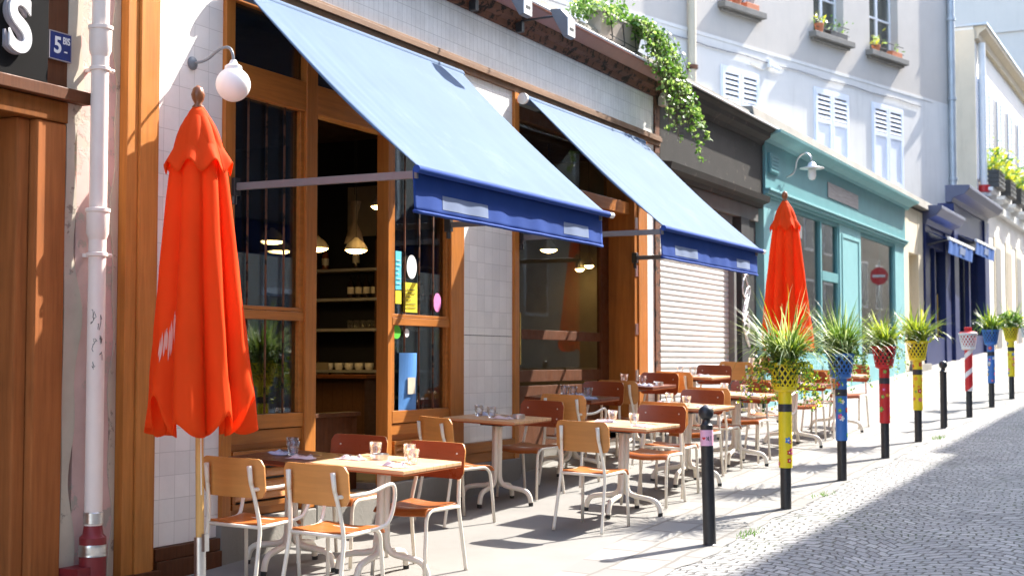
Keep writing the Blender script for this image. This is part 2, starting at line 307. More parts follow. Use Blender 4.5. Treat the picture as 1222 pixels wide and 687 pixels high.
# ---------------------------------------------------------------- mesh builder
ORG = {}
SPLIT = {'tiled_pier','window_post','pilaster','socket_joint','stone_jamb','steel_clamp','hinge','stall_riser','shelf_upright','transom_beam','stone_plinth','side_pilaster','collar','shutter_rail','seam','seat_frame','panel_moulding','bracket','printed_patch','pane','security_bar','transom_window','door_frame','rear_wall'}
class MB:
    def __init__(s): s.v = []; s.f = []; s.mi = []; s.cur = 0
    def face(s, pts, mi=None):
        i = len(s.v); s.v += [tuple(p) for p in pts]; s.f.append(tuple(range(i, i+len(pts)))); s.mi.append(s.cur if mi is None else mi)
    def box(s, x0, x1, y0, y1, z0, z1, bev=0):
        x0, x1 = min(x0,x1), max(x0,x1); y0, y1 = min(y0,y1), max(y0,y1); z0, z1 = min(z0,z1), max(z0,z1)
        i = len(s.v)
        s.v += [(x0,y0,z0),(x1,y0,z0),(x1,y1,z0),(x0,y1,z0),(x0,y0,z1),(x1,y0,z1),(x1,y1,z1),(x0,y1,z1)]
        for q in ((0,3,2,1),(4,5,6,7),(0,1,5,4),(1,2,6,5),(2,3,7,6),(3,0,4,7)):
            s.f.append(tuple(i+k for k in q)); s.mi.append(s.cur)
        return s
    def hexa(s, p):   # 8 points, bottom 4 then top 4
        i = len(s.v); s.v += [tuple(q) for q in p]
        for q in ((0,3,2,1),(4,5,6,7),(0,1,5,4),(1,2,6,5),(2,3,7,6),(3,0,4,7)):
            s.f.append(tuple(i+k for k in q)); s.mi.append(s.cur)
    def prism(s, poly, axis, a, b):
        def P(p, t): return {'x': (t,p[0],p[1]), 'y': (p[0],t,p[1]), 'z': (p[0],p[1],t)}[axis]
        n = len(poly); i = len(s.v)
        s.v += [P(p, a) for p in poly] + [P(p, b) for p in poly]
        s.f.append(tuple(i+k for k in range(n))[::-1]); s.f.append(tuple(i+n+k for k in range(n))); s.mi += [s.cur]*2
        for k in range(n):
            s.f.append((i+k, i+(k+1)%n, i+n+(k+1)%n, i+n+k)); s.mi.append(s.cur)
    def tube(s, pts, r, seg=8, cap=True, close=False):
        pts = [Vector(p) for p in pts]; n = len(pts); rings = []
        rr = r if isinstance(r, (list, tuple)) else [r]*n
        ref = None
        for k in range(n):
            d = (pts[min(k+1, n-1)]-pts[max(k-1, 0)]).normalized()
            if ref is None:
                ref = Vector((0,0,1)) if abs(d.z) < .9 else Vector((1,0,0))
            a = (ref - d*ref.dot(d))
            if a.length < 1e-4: a = Vector((0,1,0)) - d*d.y
            a.normalize(); b = d.cross(a); ref = a
            i = len(s.v); rings.append(i)
            s.v += [tuple(pts[k] + (a*math.cos(2*math.pi*j/seg)+b*math.sin(2*math.pi*j/seg))*rr[k]) for j in range(seg)]
        for k in range(n-1):
            for j in range(seg):
                s.f.append((rings[k]+j, rings[k]+(j+1)%seg, rings[k+1]+(j+1)%seg, rings[k+1]+j)); s.mi.append(s.cur)
        if cap:
            s.f.append(tuple(rings[0]+j for j in range(seg))[::-1]); s.f.append(tuple(rings[-1]+j for j in range(seg))); s.mi += [s.cur]*2
        return s
    def lathe(s, prof, c=(0,0,0), seg=20, caps=True):
        i0 = len(s.v)
        for (r, z) in prof:
            s.v += [(c[0]+r*math.cos(2*math.pi*j/seg), c[1]+r*math.sin(2*math.pi*j/seg), c[2]+z) for j in range(seg)]
        for k in range(len(prof)-1):
            for j in range(seg):
                a = i0+k*seg; s.f.append((a+j, a+(j+1)%seg, a+seg+(j+1)%seg, a+seg+j)); s.mi.append(s.cur)
        if caps:
            s.f.append(tuple(i0+j for j in range(seg))[::-1]); b = i0+(len(prof)-1)*seg
            s.f.append(tuple(b+j for j in range(seg))); s.mi += [s.cur]*2
        return s
    def grid(s, fn, nu, nv, flip=False, loop=False):
        i = len(s.v)
        for a in range(nu+1):
            for b in range(nv+1): s.v.append(tuple(fn(a/nu, b/nv)))
        for a in range(nu):
            for b in range(nv):
                q = (i+a*(nv+1)+b, i+(a+1)*(nv+1)+b, i+(a+1)*(nv+1)+b+1, i+a*(nv+1)+b+1)
                s.f.append(q[::-1] if flip else q); s.mi.append(s.cur)
        return s
    def xf(s, m, start=0):
        for k in range(start, len(s.v)): s.v[k] = tuple(m @ Vector(s.v[k]))
        return s
    def build(s, name, mats, parent=None, *a, **k):
        if name not in SPLIT: return s.build1(name, mats, parent, *a, **k)
        par = list(range(len(s.v)))
        def find(x):
            while par[x] != x: par[x] = par[par[x]]; x = par[x]
            return x
        for f in s.f:
            for q in f[1:]: par[find(q)] = find(f[0])
        groups = {}
        for n, f in enumerate(s.f): groups.setdefault(find(f[0]), []).append(n)
        out = None
        for fs in groups.values():
            t = MB(); mp = {}
            for n in fs:
                g = []
                for q in s.f[n]:
                    if q not in mp: mp[q] = len(t.v); t.v.append(s.v[q])
                    g.append(mp[q])
                t.f.append(tuple(g)); t.mi.append(s.mi[n])
            out = t.build1(name, mats, parent, *a, **k)
        return out
    def build1(s, name, mats, parent=None, smooth=False, world=True, bevel=0, solid=0, off=-1):
        me = bpy.data.meshes.new(name); o = ORG.get(parent.name, Vector()) if (parent and world) else Vector()
        me.from_pydata([(x-o[0], y-o[1], z-o[2]) for x, y, z in s.v], [], s.f); me.update()
        mats = mats if isinstance(mats, list) else [mats]
        for mm in mats: me.materials.append(M[mm] if isinstance(mm, str) else mm)
        me.polygons.foreach_set('material_index', s.mi)
        if smooth:
            me.polygons.foreach_set('use_smooth', [True]*len(me.polygons))
            if smooth is not True: me.set_sharp_from_angle(angle=R(smooth))
        ob = bpy.data.objects.new(name, me); C.objects.link(ob)
        if parent: ob.parent = parent; ORG[ob.name] = o if world else Vector()
        else: ORG[ob.name] = Vector()
        if solid:
            md = ob.modifiers.new('thickness', 'SOLIDIFY'); md.thickness = solid; md.offset = off
        if bevel:
            md = ob.modifiers.new('edge', 'BEVEL'); md.width = bevel; md.segments = 2; md.limit_method = 'ANGLE'; md.angle_limit = R(40)
        return ob
def tag(o, label, cat, group=None, kind=None):
    o['label'] = label; o['category'] = cat
    if group: o['group'] = group
    if kind: o['kind'] = kind
    return o
def thing(name, label, cat, loc=(0,0,0), rz=0, group=None):
    o = bpy.data.objects.new(name, None); o.empty_display_size = .1; C.objects.link(o)
    o.location = loc; o.rotation_euler = (0,0,rz); ORG[o.name] = Vector(loc)
    return tag(o, label, cat, group)
def struct(o, label=None):
    o['kind'] = 'structure'; return o
def dup(root, loc, rz, label, group=None):
    r = root.copy(); C.objects.link(r); r.location = loc; r.rotation_euler = (0,0,rz); r['label'] = label
    if group: r['group'] = group
    ORG[r.name] = Vector(loc)
    for ch in list(root.children):
        c = ch.copy(); C.objects.link(c); c.parent = r
        for g in ch.children:
            d = g.copy(); C.objects.link(d); d.parent = c
    return r
def arc(c, r, a0, a1, n, plane='yz', fixed=0):
    out = []
    for k in range(n+1):
        a = R(a0+(a1-a0)*k/n); p = (c[0]+r*math.cos(a), c[1]+r*math.sin(a))
        out.append({'yz': (fixed, p[0], p[1]), 'xz': (p[0], fixed, p[1]), 'xy': (p[0], p[1], fixed)}[plane])
    return out
def smoothpath(pts, n=6, it=2):
    pts = [Vector(p) for p in pts]
    for _ in range(it):
        q = [pts[0]]
        for a, b in zip(pts[:-1], pts[1:]): q += [a*.75+b*.25, a*.25+b*.75]
        q.append(pts[-1]); pts = q
    return pts
def text(body, size, mat, parent, mtx, depth=.004, name='lettering', sx=1.0, bold=0):
    cu = bpy.data.curves.new(name, 'FONT'); cu.body = body; cu.size = size; cu.extrude = depth; cu.align_x = 'CENTER'; cu.align_y = 'CENTER'
    cu.offset = bold
    tmp = bpy.data.objects.new(name, cu); C.objects.link(tmp)
    dg = bpy.context.evaluated_depsgraph_get(); me = bpy.data.meshes.new_from_object(tmp.evaluated_get(dg))
    C.objects.unlink(tmp); bpy.data.objects.remove(tmp)
    me.name = name; o = ORG.get(parent.name, Vector())
    for v in me.vertices:
        p = mtx @ Vector((v.co.x*sx, v.co.y, v.co.z)); v.co = p-o
    me.materials.clear(); me.materials.append(M[mat])
    ob = bpy.data.objects.new(name, me); C.objects.link(ob); ob.parent = parent; ORG[ob.name] = o; return ob
FACE_STREET = lambda p: Matrix.Translation(p) @ Matrix(((0,0,1,0),(1,0,0,0),(0,1,0,0),(0,0,0,1)))   # text lying in the y-z plane, reading along +y, facing +x

# ---------------------------------------------------------------- setting: ground
def sheet(name, x0, x1, y0, y1, mat, dz=0, nx=4, ny=40, gx=None):
    m = MB()
    def fn(a, b):
        y = y0+(y1-y0)*b; xa = x0(y) if callable(x0) else x0; xb = x1(y) if callable(x1) else x1
        x = xa+(xb-xa)*a
        return (x, y, G(gx if gx is not None else x, y)+dz)
    m.grid(fn, nx, ny); return struct(m.build(name, mat, smooth=True))
kin = lambda y: max(1.12, 2.02-.085*(y-8)) if y > 8 else 2.02
KOUT = 2.66
sheet('pavement', -2.2, kin, -14, 90, 'asphalt', 0, 8, 200)
sheet('kerb_strip', kin, lambda y: KOUT-.03+.022*math.sin(y*2.1)+.018*math.sin(y*5.3+1)+.012*math.sin(y*13.7), -14, 90, 'pavers', .004, 4, 900)
sheet('road', KOUT-.14, 7.2, -14, 90, 'cobble', -.001, 6, 120)
sheet('pavement', 7.2, 8.6, -14, 90, 'asphalt', .09, 2, 60)
m = MB(); m.grid(lambda a, b: (-400+800*a, -400+900*b, SLP*(-400+900*b-12)-.35), 8, 8); struct(m.build('ground', 'earth'))

# ---------------------------------------------------------------- the restaurant
Yp0, Yp1 = 6.717, 7.028
yW0, yP1a, yP1b, yO1, yW2a, yW2b, yT2a, yT2b = 7.80, 8.66, 8.80, 9.84, 9.91, 10.86, 11.10, 12.11
yD0, yD1, yJ1, yEnd = 12.36, 15.12, 15.60, 16.06
Zt0, Zt1, ZB1 = 3.758, 3.884, 4.345
rest = thing('restaurant', 'café front of white tiles and varnished oak frames behind the set tables', 'restaurant', (FX, 11.4, 0))
X = FX
def gz(y): return G(FX, y)
def part(mb, name, mat, parent=rest, **k): return mb.build(name, mat, parent, **k)
# tile piers and band
m = MB(); m.box(X-.25, X, Yp1, yW0-.10, .0, 5.2); m.box(X-.25, X, yT2a, yT2b, .445, Zt0); m.box(X-.25, X, yJ1, 15.90, .3, Zt0)
part(m, 'tiled_pier', 'tile')
m = MB(); m.box(X-.02, X+.0015, yT2a+.01, yT2b-.01, 1.405, 1.411); part(m, 'open_joint', 'black_rubber')
m = MB(); m.box(X-.25, X-.002, yW0-.12, yEnd, Zt1, ZB1); part(m, 'tiled_fascia', 'tile_band')
# corner pilaster in boards
m = MB(); m.box(X-.2, X+.045, Yp0, Yp0+.10, -.20, 5.2); m.box(X-.2, X+.06, Yp0+.103, Yp1-.05, -.20, 5.2); m.box(X-.2, X+.03, Yp1-.047, Yp1, -.20, 5.2)
part(m, 'corner_pilaster', 'wood_pilaster', bevel=.004)
m = MB(); m.box(X-.2, X+.085, Yp0-.02, Yp1+.005, gz(6.9)-.1, -.13); m.box(X-.2, X+.055, Yp1+.006, yW0-.12, gz(7.3)-.1, -.085); m.box(X-.2, X+.04, Yp1+.006, yW0-.12, -.082, -.003)
part(m, 'wooden_skirting', 'wood_dark', bevel=.004)
# trim between tiles and windows
m = MB()
for z0, z1, d in ((Zt0, Zt0+.05, .03), (Zt0+.052, Zt0+.10, .055), (Zt0+.102, Zt1-.003, .04)): m.box(X-.1, X+d, yW0-.12, yEnd, z0, z1)
part(m, 'timber_trim', 'wood_trim', bevel=.003)
# uprights
m = MB()
for a, b, z0 in ((yW0-.10, yW0, .02), (yP1a, yP1b, .10), (yW2b, yT2a, .12), (yT2b, yT2b+.10, .15)): m.box(X-.12, X+.03, a, b, z0, Zt0-.002)
m.box(X-.10, X+.012, yO1, yW2a, .10, 3.014)
m.box(X-.12, X+.035, yD1+.20, yJ1, .2, Zt0-.002); m.box(X-.36, X+.02, yD1+.10, yD1+.197, .2, Zt0-.002)
part(m, 'window_post', 'wood_front', bevel=.005)
# transom beams, rails
m = MB(); m.box(X-.10, X+.022, yW0, yP1a, 3.016, 3.235); m.box(X-.10, X+.022, yP1b, yW2b, 3.016, 3.235)
m.box(X-.34, X-.04, yT2b+.10, yD1+.10, 2.86, 3.0); m.box(X-.10, X+.01, yW0, yW2b, 3.66, Zt0-.003)
m.box(X-.08, X+.012, 9.28, 9.36, 3.237, 3.657)
part(m, 'transom_beam', 'wood_front_h', bevel=.004)
def casement(ya, yb, zb):
    fr = MB()
    fr.box(X-.07, X+.014, ya, yb, zb-.09, zb+.01); fr.box(X-.07, X+.014, ya, yb, 1.468, 1.53)
    fr.box(X-.06, X+.008, ya, yb, 1.533, 1.56); fr.box(X-.07, X+.004, ya, ya+.045, zb+.012, 3.012); fr.box(X-.07, X+.004, yb-.045, yb, zb+.012, 3.012)
    w = part(fr, 'window', 'wood_front_h', bevel=.003)
    g = MB(); g.box(X-.036, X-.03, ya+.045, yb-.045, zb+.01, 1.466); g.box(X-.036, X-.03, ya+.045, yb-.045, 1.562, 3.012); part(g, 'pane', 'glass', w)
    b = MB()
    for k in range(1, 4): b.tube([(X-.018, ya+(yb-ya)*k/4, zb), (X-.018, ya+(yb-ya)*k/4, 3.012)], .008, 8)
    part(b, 'security_bar', 'rust', w, smooth=True)
casement(yW0, yP1a, .79); casement(yW2a, yW2b, .76)
g = MB()
for a, b in ((yW0, yP1a), (yP1b, 9.28), (9.36, yW2b)): g.box(X-.036, X-.03, a, b, 3.237, 3.656)
part(g, 'transom_window', 'glass')
# panels with louvred vents under the windows
def panel(ya, yb, zt):
    p = MB(); z0 = gz((ya+yb)/2)+.26
    p.box(X-.10, X-.028, ya, yb, z0, zt)
    for z in (zt-.09,): p.box(X-.05, X+.004, ya, yb, z, zt-.003)
    a, b, c, d = ya+.04, yb-.04, z0+.06, zt-.14
    p.box(X-.04, X+.012, a, b, d-.035, d); p.box(X-.04, X+.012, a, b, c, c+.035); p.box(X-.04, X+.012, a, a+.035, c+.037, d-.037); p.box(X-.04, X+.012, b-.035, b, c+.037, d-.037)
    pp = part(p, 'vent_panel', 'wood_front_h', bevel=.003)
    s = MB(); n = 4
    for k in range(n):
        z = c+.05+(d-c-.09)*k/n
        s.hexa([(X+.002,a+.037,z),(X+.010,a+.037,z+.006),(X+.010,b-.037,z+.006),(X+.002,b-.037,z),(X-.024,a+.037,z+.05),(X-.018,a+.037,z+.058),(X-.018,b-.037,z+.058),(X-.024,b-.037,z+.05)])
    part(s, 'louvre', 'wood_front_h', pp)
    q = MB(); q.box(X-.027, X-.0262, a+.036, b-.036, c+.036, d-.036); part(q, 'dark_backing', 'black_rubber', pp)
panel(yW0, yP1a, .695); panel(yW2a, yW2b, .665)
m = MB(); m.box(X-.34, X-.28, yP1b, yO1, -.1, .73); m.box(X-.37, X-.24, yP1b, yO1, .732, .765); part(m, 'apron_panel', 'wood_dark', bevel=.004)
# stone plinth stepping along the sloping pavement
m = MB()
for a, b in ((yW0-.12, yP1b), (yP1b, yO1), (yO1, yT2a), (yT2a, yT2b+.1)):
    m.box(X-.3, X+.045+.002*(a % .5), a, b-.003, gz(a)-.2, gz((a+b)/2)+.255)
m.box(X-.5, X-.02, yT2b+.1, yD1+.1, -.2, gz(13.7)+.10); m.box(X-.3, X+.04, yD1+.1, yEnd, -.2, gz(15.6)+.2)
part(m, 'stone_plinth', 'stone_base', bevel=.01)
m = MB(); m.box(X-.12, X+.02, yT2a, yT2b, gz(11.6)+.258, .35); m.box(X-.12, X+.035, yT2a, yT2b, .353, .443); part(m, 'wooden_skirting', 'wood_front_h', bevel=.004)
# glazed entrance leaf
dx = X-.30
m = MB(); z0 = gz(13.7)+.10
m.box(dx-.05, dx, yT2b+.10, yT2b+.15, z0, 2.858); m.box(dx-.05, dx, 12.66, 12.86, z0, 2.858); m.box(dx-.05, dx, 14.98, yD1+.098, z0, 2.858)
for a, b in ((z0, z0+.62), (z0+.66, z0+.78), (1.40, 1.50), (2.80, 2.857)): m.box(dx-.048, dx-.003, 12.862, 14.978, a, b)
dr = part(m, 'entrance_door', 'wood_dark', bevel=.004)
g = MB(); g.box(dx-.028, dx-.022, 12.86, 14.98, z0+.8, 1.4); g.box(dx-.028, dx-.022, 12.86, 14.98, 1.5, 2.8); g.box(dx-.028, dx-.022, yT2b+.15, 12.66, z0+.1, 2.85); g.box(dx-.028, dx-.022, yT2b+.10, yD1+.1, 3.003, 3.75)
part(g, 'pane', 'door_glass', dr)
h = MB(); h.tube([(dx+.045, 12.80, 1.14), (dx+.045, 12.80, 1.66)], .011, 10)
for z in (1.2, 1.6): h.tube([(dx-.002, 12.80, z), (dx+.045, 12.80, z)], .008, 8)
part(h, 'handle', 'brass', dr, smooth=40)
h = MB()
for z in (.95, 1.48, 2.15, 2.7): h.box(X+.021, X+.028, yD1+.12, yD1+.19, z, z+.13)
part(h, 'hinge', 'steel', dr)
m = MB(); m.box(X-.05, X+.02, 15.903, yEnd, .3, ZB1+.05); part(m, 'rusted_edge_strip', 'rust')
# cornice: carved board, sloping soffit, gutter lip
m = MB(); prof = [(X-.05, ZB1+.002), (X+.035, ZB1+.002), (X+.055, ZB1+.05), (X+.11, ZB1+.075), (X+.125, ZB1+.14), (X-.05, ZB1+.14)]
m.prism(prof, 'y', 6.9, yEnd+.06); cor = part(m, 'carved_cornice', 'rust')
m = MB(); prof = [(X-.05, ZB1+.142), (X+.13, ZB1+.142), (X+.24, ZB1+.21), (X+.245, ZB1+.245), (X-.05, ZB1+.245)]
m.prism(prof, 'y', 6.9, yEnd+.08); part(m, 'soffit_board', 'gutter_brown')
m = MB(); m.tube([(X+.26, 6.9, ZB1+.245), (X+.26, yEnd+.14, ZB1+.235)], .013, 8); m.box(X-.05, X+.235, 6.9, yEnd+.1, ZB1+.247, ZB1+.252); part(m, 'gutter_lip', 'white_metal')
m = MB(); m.hexa([(X-.25,6.9,ZB1+.253),(X+.10,6.9,ZB1+.253),(X+.10,19.6,ZB1+.253),(X-.25,19.6,ZB1+.253),(X-.25,6.9,ZB1+.44),(X+.07,6.9,ZB1+.41),(X+.07,19.6,ZB1+.41),(X-.25,19.6,ZB1+.44)])
m.box(-9, X-.252, 6.9, 19.6, ZB1+.10, ZB1+.40)
part(m, 'roof_edge', 'concrete')
# interior shell
m = MB(); m.box(-6.2, -6.1, 7.0, 16.0, -.3, 4.3); m.box(-6.1, X-.27, 6.9, 7.0, -.3, 4.3); m.box(-6.1, X-.27, 15.95, 16.05, -.3, 4.3)
part(m, 'back_wall', 'room_wall')
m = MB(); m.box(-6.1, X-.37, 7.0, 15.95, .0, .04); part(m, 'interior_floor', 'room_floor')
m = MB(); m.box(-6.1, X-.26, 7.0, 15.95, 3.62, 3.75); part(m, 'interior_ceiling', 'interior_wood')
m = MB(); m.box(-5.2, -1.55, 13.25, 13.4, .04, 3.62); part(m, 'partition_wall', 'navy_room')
m = MB(); m.box(-2.75, -2.38, 13.235, 13.249, 2.55, 3.1); part(m, 'cream_wall_panel', 'room_wall')
# things inside the dark room
def pendant(x, y, z, label, r=.13, tall=False):
    t = thing('pendant_lamp', label, 'lamp', (x, y, z), 0, 'pendant lamps inside the café')
    s = MB()
    if tall: s.lathe([(.10,-.19),(.07,-.08),(.024,.015),(.038,.12),(.064,.23)], (0,0,0), 18, False)
    else: s.lathe([(r,-.02),(r*.98,.0),(r*.7,.05),(.03,.085),(.015,.10)], (0,0,0), 18, False)
    s.build('lamp_shade', 'taupe_shade' if tall else 'shade_cream', t, True, False, solid=.004)
    w = MB(); w.tube([(0,0,.09 if not tall else .3), (0,0,3.6-z)], .004, 6); w.build('cord', 'black_rubber', t, world=False)
    if not tall:
        b = MB(); b.lathe([(.001,-.055),(r*.35,-.052),(r*.7,-.04),(r*.93,-.022),(r*.93,-.004),(.0,-.004)], (0,0,0), 18, False); b.build('bulb', 'warm_bulb', t, True, False)
for i, (u, v, y, lab) in enumerate([(326,285,10.6,'lit pendant lamp glowing behind the first barred window, nearest the glass'), (336,297,11.6,'small lit pendant lamp deeper behind the first barred window'),
        (379,294,11.6,'lit pendant lamp at the left edge of the open bay'), (425,296,11.4,'lit pendant lamp under the hourglass lamp in the open bay')]):
    p = ony(u, v, y); pendant(p.x, p.y, p.z, lab, .11)
p = ony(423, 268, 11.9); pendant(p.x, p.y, p.z, 'pale unlit hourglass shaped lamp hanging in the open bay', tall=True)
p = ony(455, 244, 11.2); pendant(p.x, p.y, p.z, 'lit pendant lamp high beside the folded window leaf', .10)
for u, v, y, lab in ((655,296,14.3,'lit round pendant lamp behind the entrance door glass'), (703,315,16-.5,'small lit pendant lamp deep behind the entrance door glass'), (692,319,15.6,'tiny lit pendant lamp left of another deep behind the entrance door')):
    p = ony(u, v, y); pendant(p.x, p.y, p.z, lab, .10 if y < 15 else .06)
# shelf unit against the partition
sy = 13.25
sh = thing('shelf_unit', 'wall shelves of bottles and glasses seen through the open window bay', 'shelves', (-2.4, sy-.15, .04))
zs = [ony(430, v, sy-.15).z for v in (472, 441, 392, 356, 321)]
for z in zs:
    m = MB(); m.box(-3.1, -1.6, sy-.30, sy-.005, z-.03, z); m.build('shelf', 'shelf', sh)
m = MB()
for x in (-3.12, -2.2+.0, -1.6): m.box(x-.02, x, sy-.29, sy-.01, .04, zs[-1]+.3)
m.build('shelf_upright', 'interior_wood', sh)
def bottle(x, y, z, h, mat, lab):
    t = thing('bottle', lab, 'bottle', (x, y, z), 0, 'bottles on the café shelves')
    b = MB(); b.lathe([(.036,0),(.038,.01),(.038,h*.6),(.016,h*.78),(.015,h)], (0,0,0), 10); b.build('glass_body', mat, t, True, False)
    b = MB(); b.lathe([(.0386,h*.2),(.0386,h*.48)], (0,0,0), 10, False); b.build('paper_label', 'label_paper', t, True, False)
for k in range(10): bottle(-2.62+.1*k, sy-.14, zs[3], .26, 'bottle', 'dark labelled bottle in the row on the second shelf from the top')
for k, x in enumerate((-2.95, -2.55, -2.2, -1.95)): bottle(x, sy-.15, zs[4], .34 if k % 2 else .27, 'bottle_amber' if k == 0 else 'bottle', 'amber bottle at the left end of the top shelf' if k == 0 else 'tall dark bottle spaced out along the top shelf')
m0 = None
for k in range(16):
    m = MB(); m.lathe([(.025,0),(.033,.09),(.030,.09),(.022,.008)], (0,0,0), 10, False)
    o = m.build('glass', 'tumbler', smooth=True); o.location = (-2.60+.085*(k % 8), sy-.10-.09*(k//8), zs[2]); tag(o, 'small tumbler in the ranks on the middle café shelf', 'glass', 'glasses on the café shelf')
for k in range(6):
    m = MB(); m.lathe([(.035,0),(.05,.03),(.05,.075),(.044,.075),(.03,.01)], (0,0,0), 12, False)
    o = m.build('cup', 'enamel_white', smooth=True); o.location = (-2.9+.13*k, sy-.14, zs[1]); tag(o, 'white cup in the row on the low café shelf', 'cup', 'white cups on the low shelf')
for k, (x, w, hh, lab) in enumerate(((-3.05,.22,.36,'large pale board leaning on the lowest café shelf'), (-2.78,.15,.24,'small pale board leaning on the lowest café shelf'))):
    m = MB(); m.box(x, x+w, sy-.27, sy-.25, zs[0]+.002, zs[0]+hh); tag(m.build('board', 'room_wall'), lab, 'board')
bt = thing('bar_counter', 'dark bar counter in the shade inside the open bay', 'counter', (-2.2, 12.0, .04))
m = MB(); m.box(-3.4, -1.7, 11.95, 12.35, .04, 1.0); m.build('counter_body', 'interior_wood', bt)
m = MB(); m.box(-3.45, -1.65, 11.90, 12.40, 1.002, 1.04); m.build('counter_top', 'wood_dark', bt, bevel=.004)
# stickers and posters on the panes
def poster(u0, u1, v0, v1, mat, lab, round_=False, off=.012, wob=0):
    a, b = onx(u0, v1), onx(u1, v0); x = X-.028+off
    t = MB(); n = 18
    if round_:
        cy, cz, ry, rz = (a.y+b.y)/2, (a.z+b.z)/2, (b.y-a.y)/2, (b.z-a.z)/2
        t.prism([(cy+ry*math.cos(2*math.pi*k/n), cz+rz*math.sin(2*math.pi*k/n)) for k in range(n)], 'x', x, x+.003)
    else: t.grid(lambda p, q: (x+wob*math.sin(p*3.1)*(.5+q), a.y+(b.y-a.y)*p+wob*.5*q, a.z+(b.z-a.z)*q), 8, 8)
    o = t.build('poster', mat, solid=0 if round_ else .002); return tag(o, lab, 'poster', 'stickers and posters on the café windows')
poster(474,481,300,345,'cyan_paper','narrow cyan strip stuck to the second window'); poster(487,499,305,332,'white_paper','round white sticker on the second window',True)
poster(484,500,338,372,'yellow_paper','yellow sheet stuck on the second window above the rail'); poster(474,481,347,362,'yellow_paper','small yellow note under the cyan strip')
poster(519,528,350,372,'pink_paper','oval pink sticker at the right of the second window',True); poster(470,480,388,404,'green_paper','bright green smudge sticker below the window rail',True)
poster(484,490,392,402,'white_paper','tiny white badge sticker below the window rail',True)
bp = poster(477,498,421,492,'blue_paper','curling blue poster with a white border low in the second window',False,.016,.02)
m = MB(); a, b = onx(485,470), onx(494,450); m.box(X+.012, X+.014, a.y, b.y, a.z, b.z); m.build('printed_panel', 'shade_cream', bp)
poster(318,346,303,352,'blue_paper','blue poster behind the bars of the first window',False,-.02)

for o_ in [o for o in C.objects if o.get('label') in ('yellow sheet stuck on the second window above the rail', 'narrow cyan strip stuck to the second window')]:
    bb = [Vector(c) for c in o_.bound_box]; ya_, yb2 = min(c.y for c in bb), max(c.y for c in bb); za_, zb2 = min(c.z for c in bb), max(c.z for c in bb)
    m = MB(); rr = random.Random(2)
    for k in range(6): m.box(bb[0].x+.004, bb[0].x+.0055, ya_+(yb2-ya_)*.15, ya_+(yb2-ya_)*rr.uniform(.5,.88), za_+(zb2-za_)*(.15+.12*k), za_+(zb2-za_)*(.15+.12*k)+.006)
    m.build('printed_lines', 'shade_cream' if 'cyan' in o_['label'] else 'pot_dark', o_)
# ---------------------------------------------------------------- awnings
def awning(ya, yb, lab, ztop=3.70, zfr=2.39, xfr=1.36, val=.27):
    t = thing('awning', lab, 'awning', (X, (ya+yb)/2, 2.3), 0, 'blue awnings over the café windows')
    x0 = X+.12; s = random.random()*9
    def top(p, q):
        y = ya+(yb-ya)*p; x = x0+(xfr-x0)*q; z = ztop+(zfr-ztop)*q - .035*math.sin(math.pi*q) + .004*math.sin(p*34+s+q*5)*q + .008*math.sin(p*9+s)*math.sin(q*3.1) + .0045*(math.sin(p*90+q*7)+.6*math.sin(p*147-q*3+s))*math.exp(-p*6)*math.sin(math.pi*min(1, q*1.1)) + .004*math.sin(p*70-q*6+s)*q**2*math.exp(-(1-p)*4)
        if p == 0 or p == 1: z -= .02*math.sin(q*math.pi)
        return (x, y, z)
    m = MB(); m.grid(top, 150, 30); m.build('canopy', ['awning', 'awning_under'], t, True, solid=.004)
    m = MB()
    for k in range(1, 4):
        p = k/4*.98+.01
        pts = [Vector(top(p, q/20))+Vector((.0012,0,.0012)) for q in range(21)]; m.tube(pts, .0014, 6)
    m.build('seam', 'awning', t, True)
    def va(p, q):
        y = ya+.01+(yb-ya-.02)*p; w = .004*math.sin(p*60+s)*q+.005*math.sin(p*23)*q
        return (xfr-.056+w+.012*q, y, zfr+.005-val*q)
    m = MB(); m.grid(va, 90, 8); v = m.build('valance', 'valance', t, True, solid=.003)
    m = MB()
    for p0, p1 in ((.12, .33), (.75, .90)):
        m.grid(lambda a, b: tuple(Vector(va(p0+(p1-p0)*a, .50+.34*b))+Vector((.005, 0, 0))), 20, 3)
    m.build('printed_patch', 'smear', v, True)
    m = MB(); m.tube([va(p/30, 1.0) for p in range(31)], .012, 8); m.build('hem', 'valance', v, True)
    m = MB(); m.tube([(xfr-.01, ya-.02, zfr), (xfr-.01, yb+.03, zfr)], .026, 12); m.build('front_bar', 'valance', t, 40)
    m = MB(); m.tube([(xfr-.01, yb+.031, zfr), (xfr-.01, yb+.10, zfr)], .022, 12); m.tube([(xfr-.01, yb+.10, zfr), (xfr-.01, yb+.112, zfr)], .026, 12); m.build('end_cap', 'white_metal', t, 40)
    m = MB(); m.tube([(x0-.03, ya-.04, ztop-.01), (x0-.03, yb+.04, ztop-.01)], .045, 14); m.build('roller', 'awning', t, 40)
    m = MB(); m.lathe([(.055,0),(.055,.03),(.03,.032),(.03,.04)], (0,0,0), 16); m.xf(Matrix.Translation((x0-.03, ya-.04, ztop-.01)) @ Matrix.Rotation(R(90), 4, 'X')); m.build('roller_cap', 'white_metal', t, 40)
    for yy in (ya+.03, yb-.06):
        m = MB(); m.box(X+.04, xfr-.03, yy-.012, yy+.012, 2.335, 2.385); m.build('arm', 'grey_metal', t, bevel=.003)
        m = MB(); m.box(X-.0, X+.06, yy-.03, yy+.03, 2.30, 2.42); m.tube([(X+.03, yy, 2.30), (X+.03, yy, 2.24)], .02, 8); m.build('wall_bracket', 'black_metal', t, bevel=.003)
    return t
awning(7.77, 10.87, 'long pale blue awning over the barred windows, nearer the camera')
awning(12.22, 15.27, 'shorter looking pale blue awning over the entrance door')

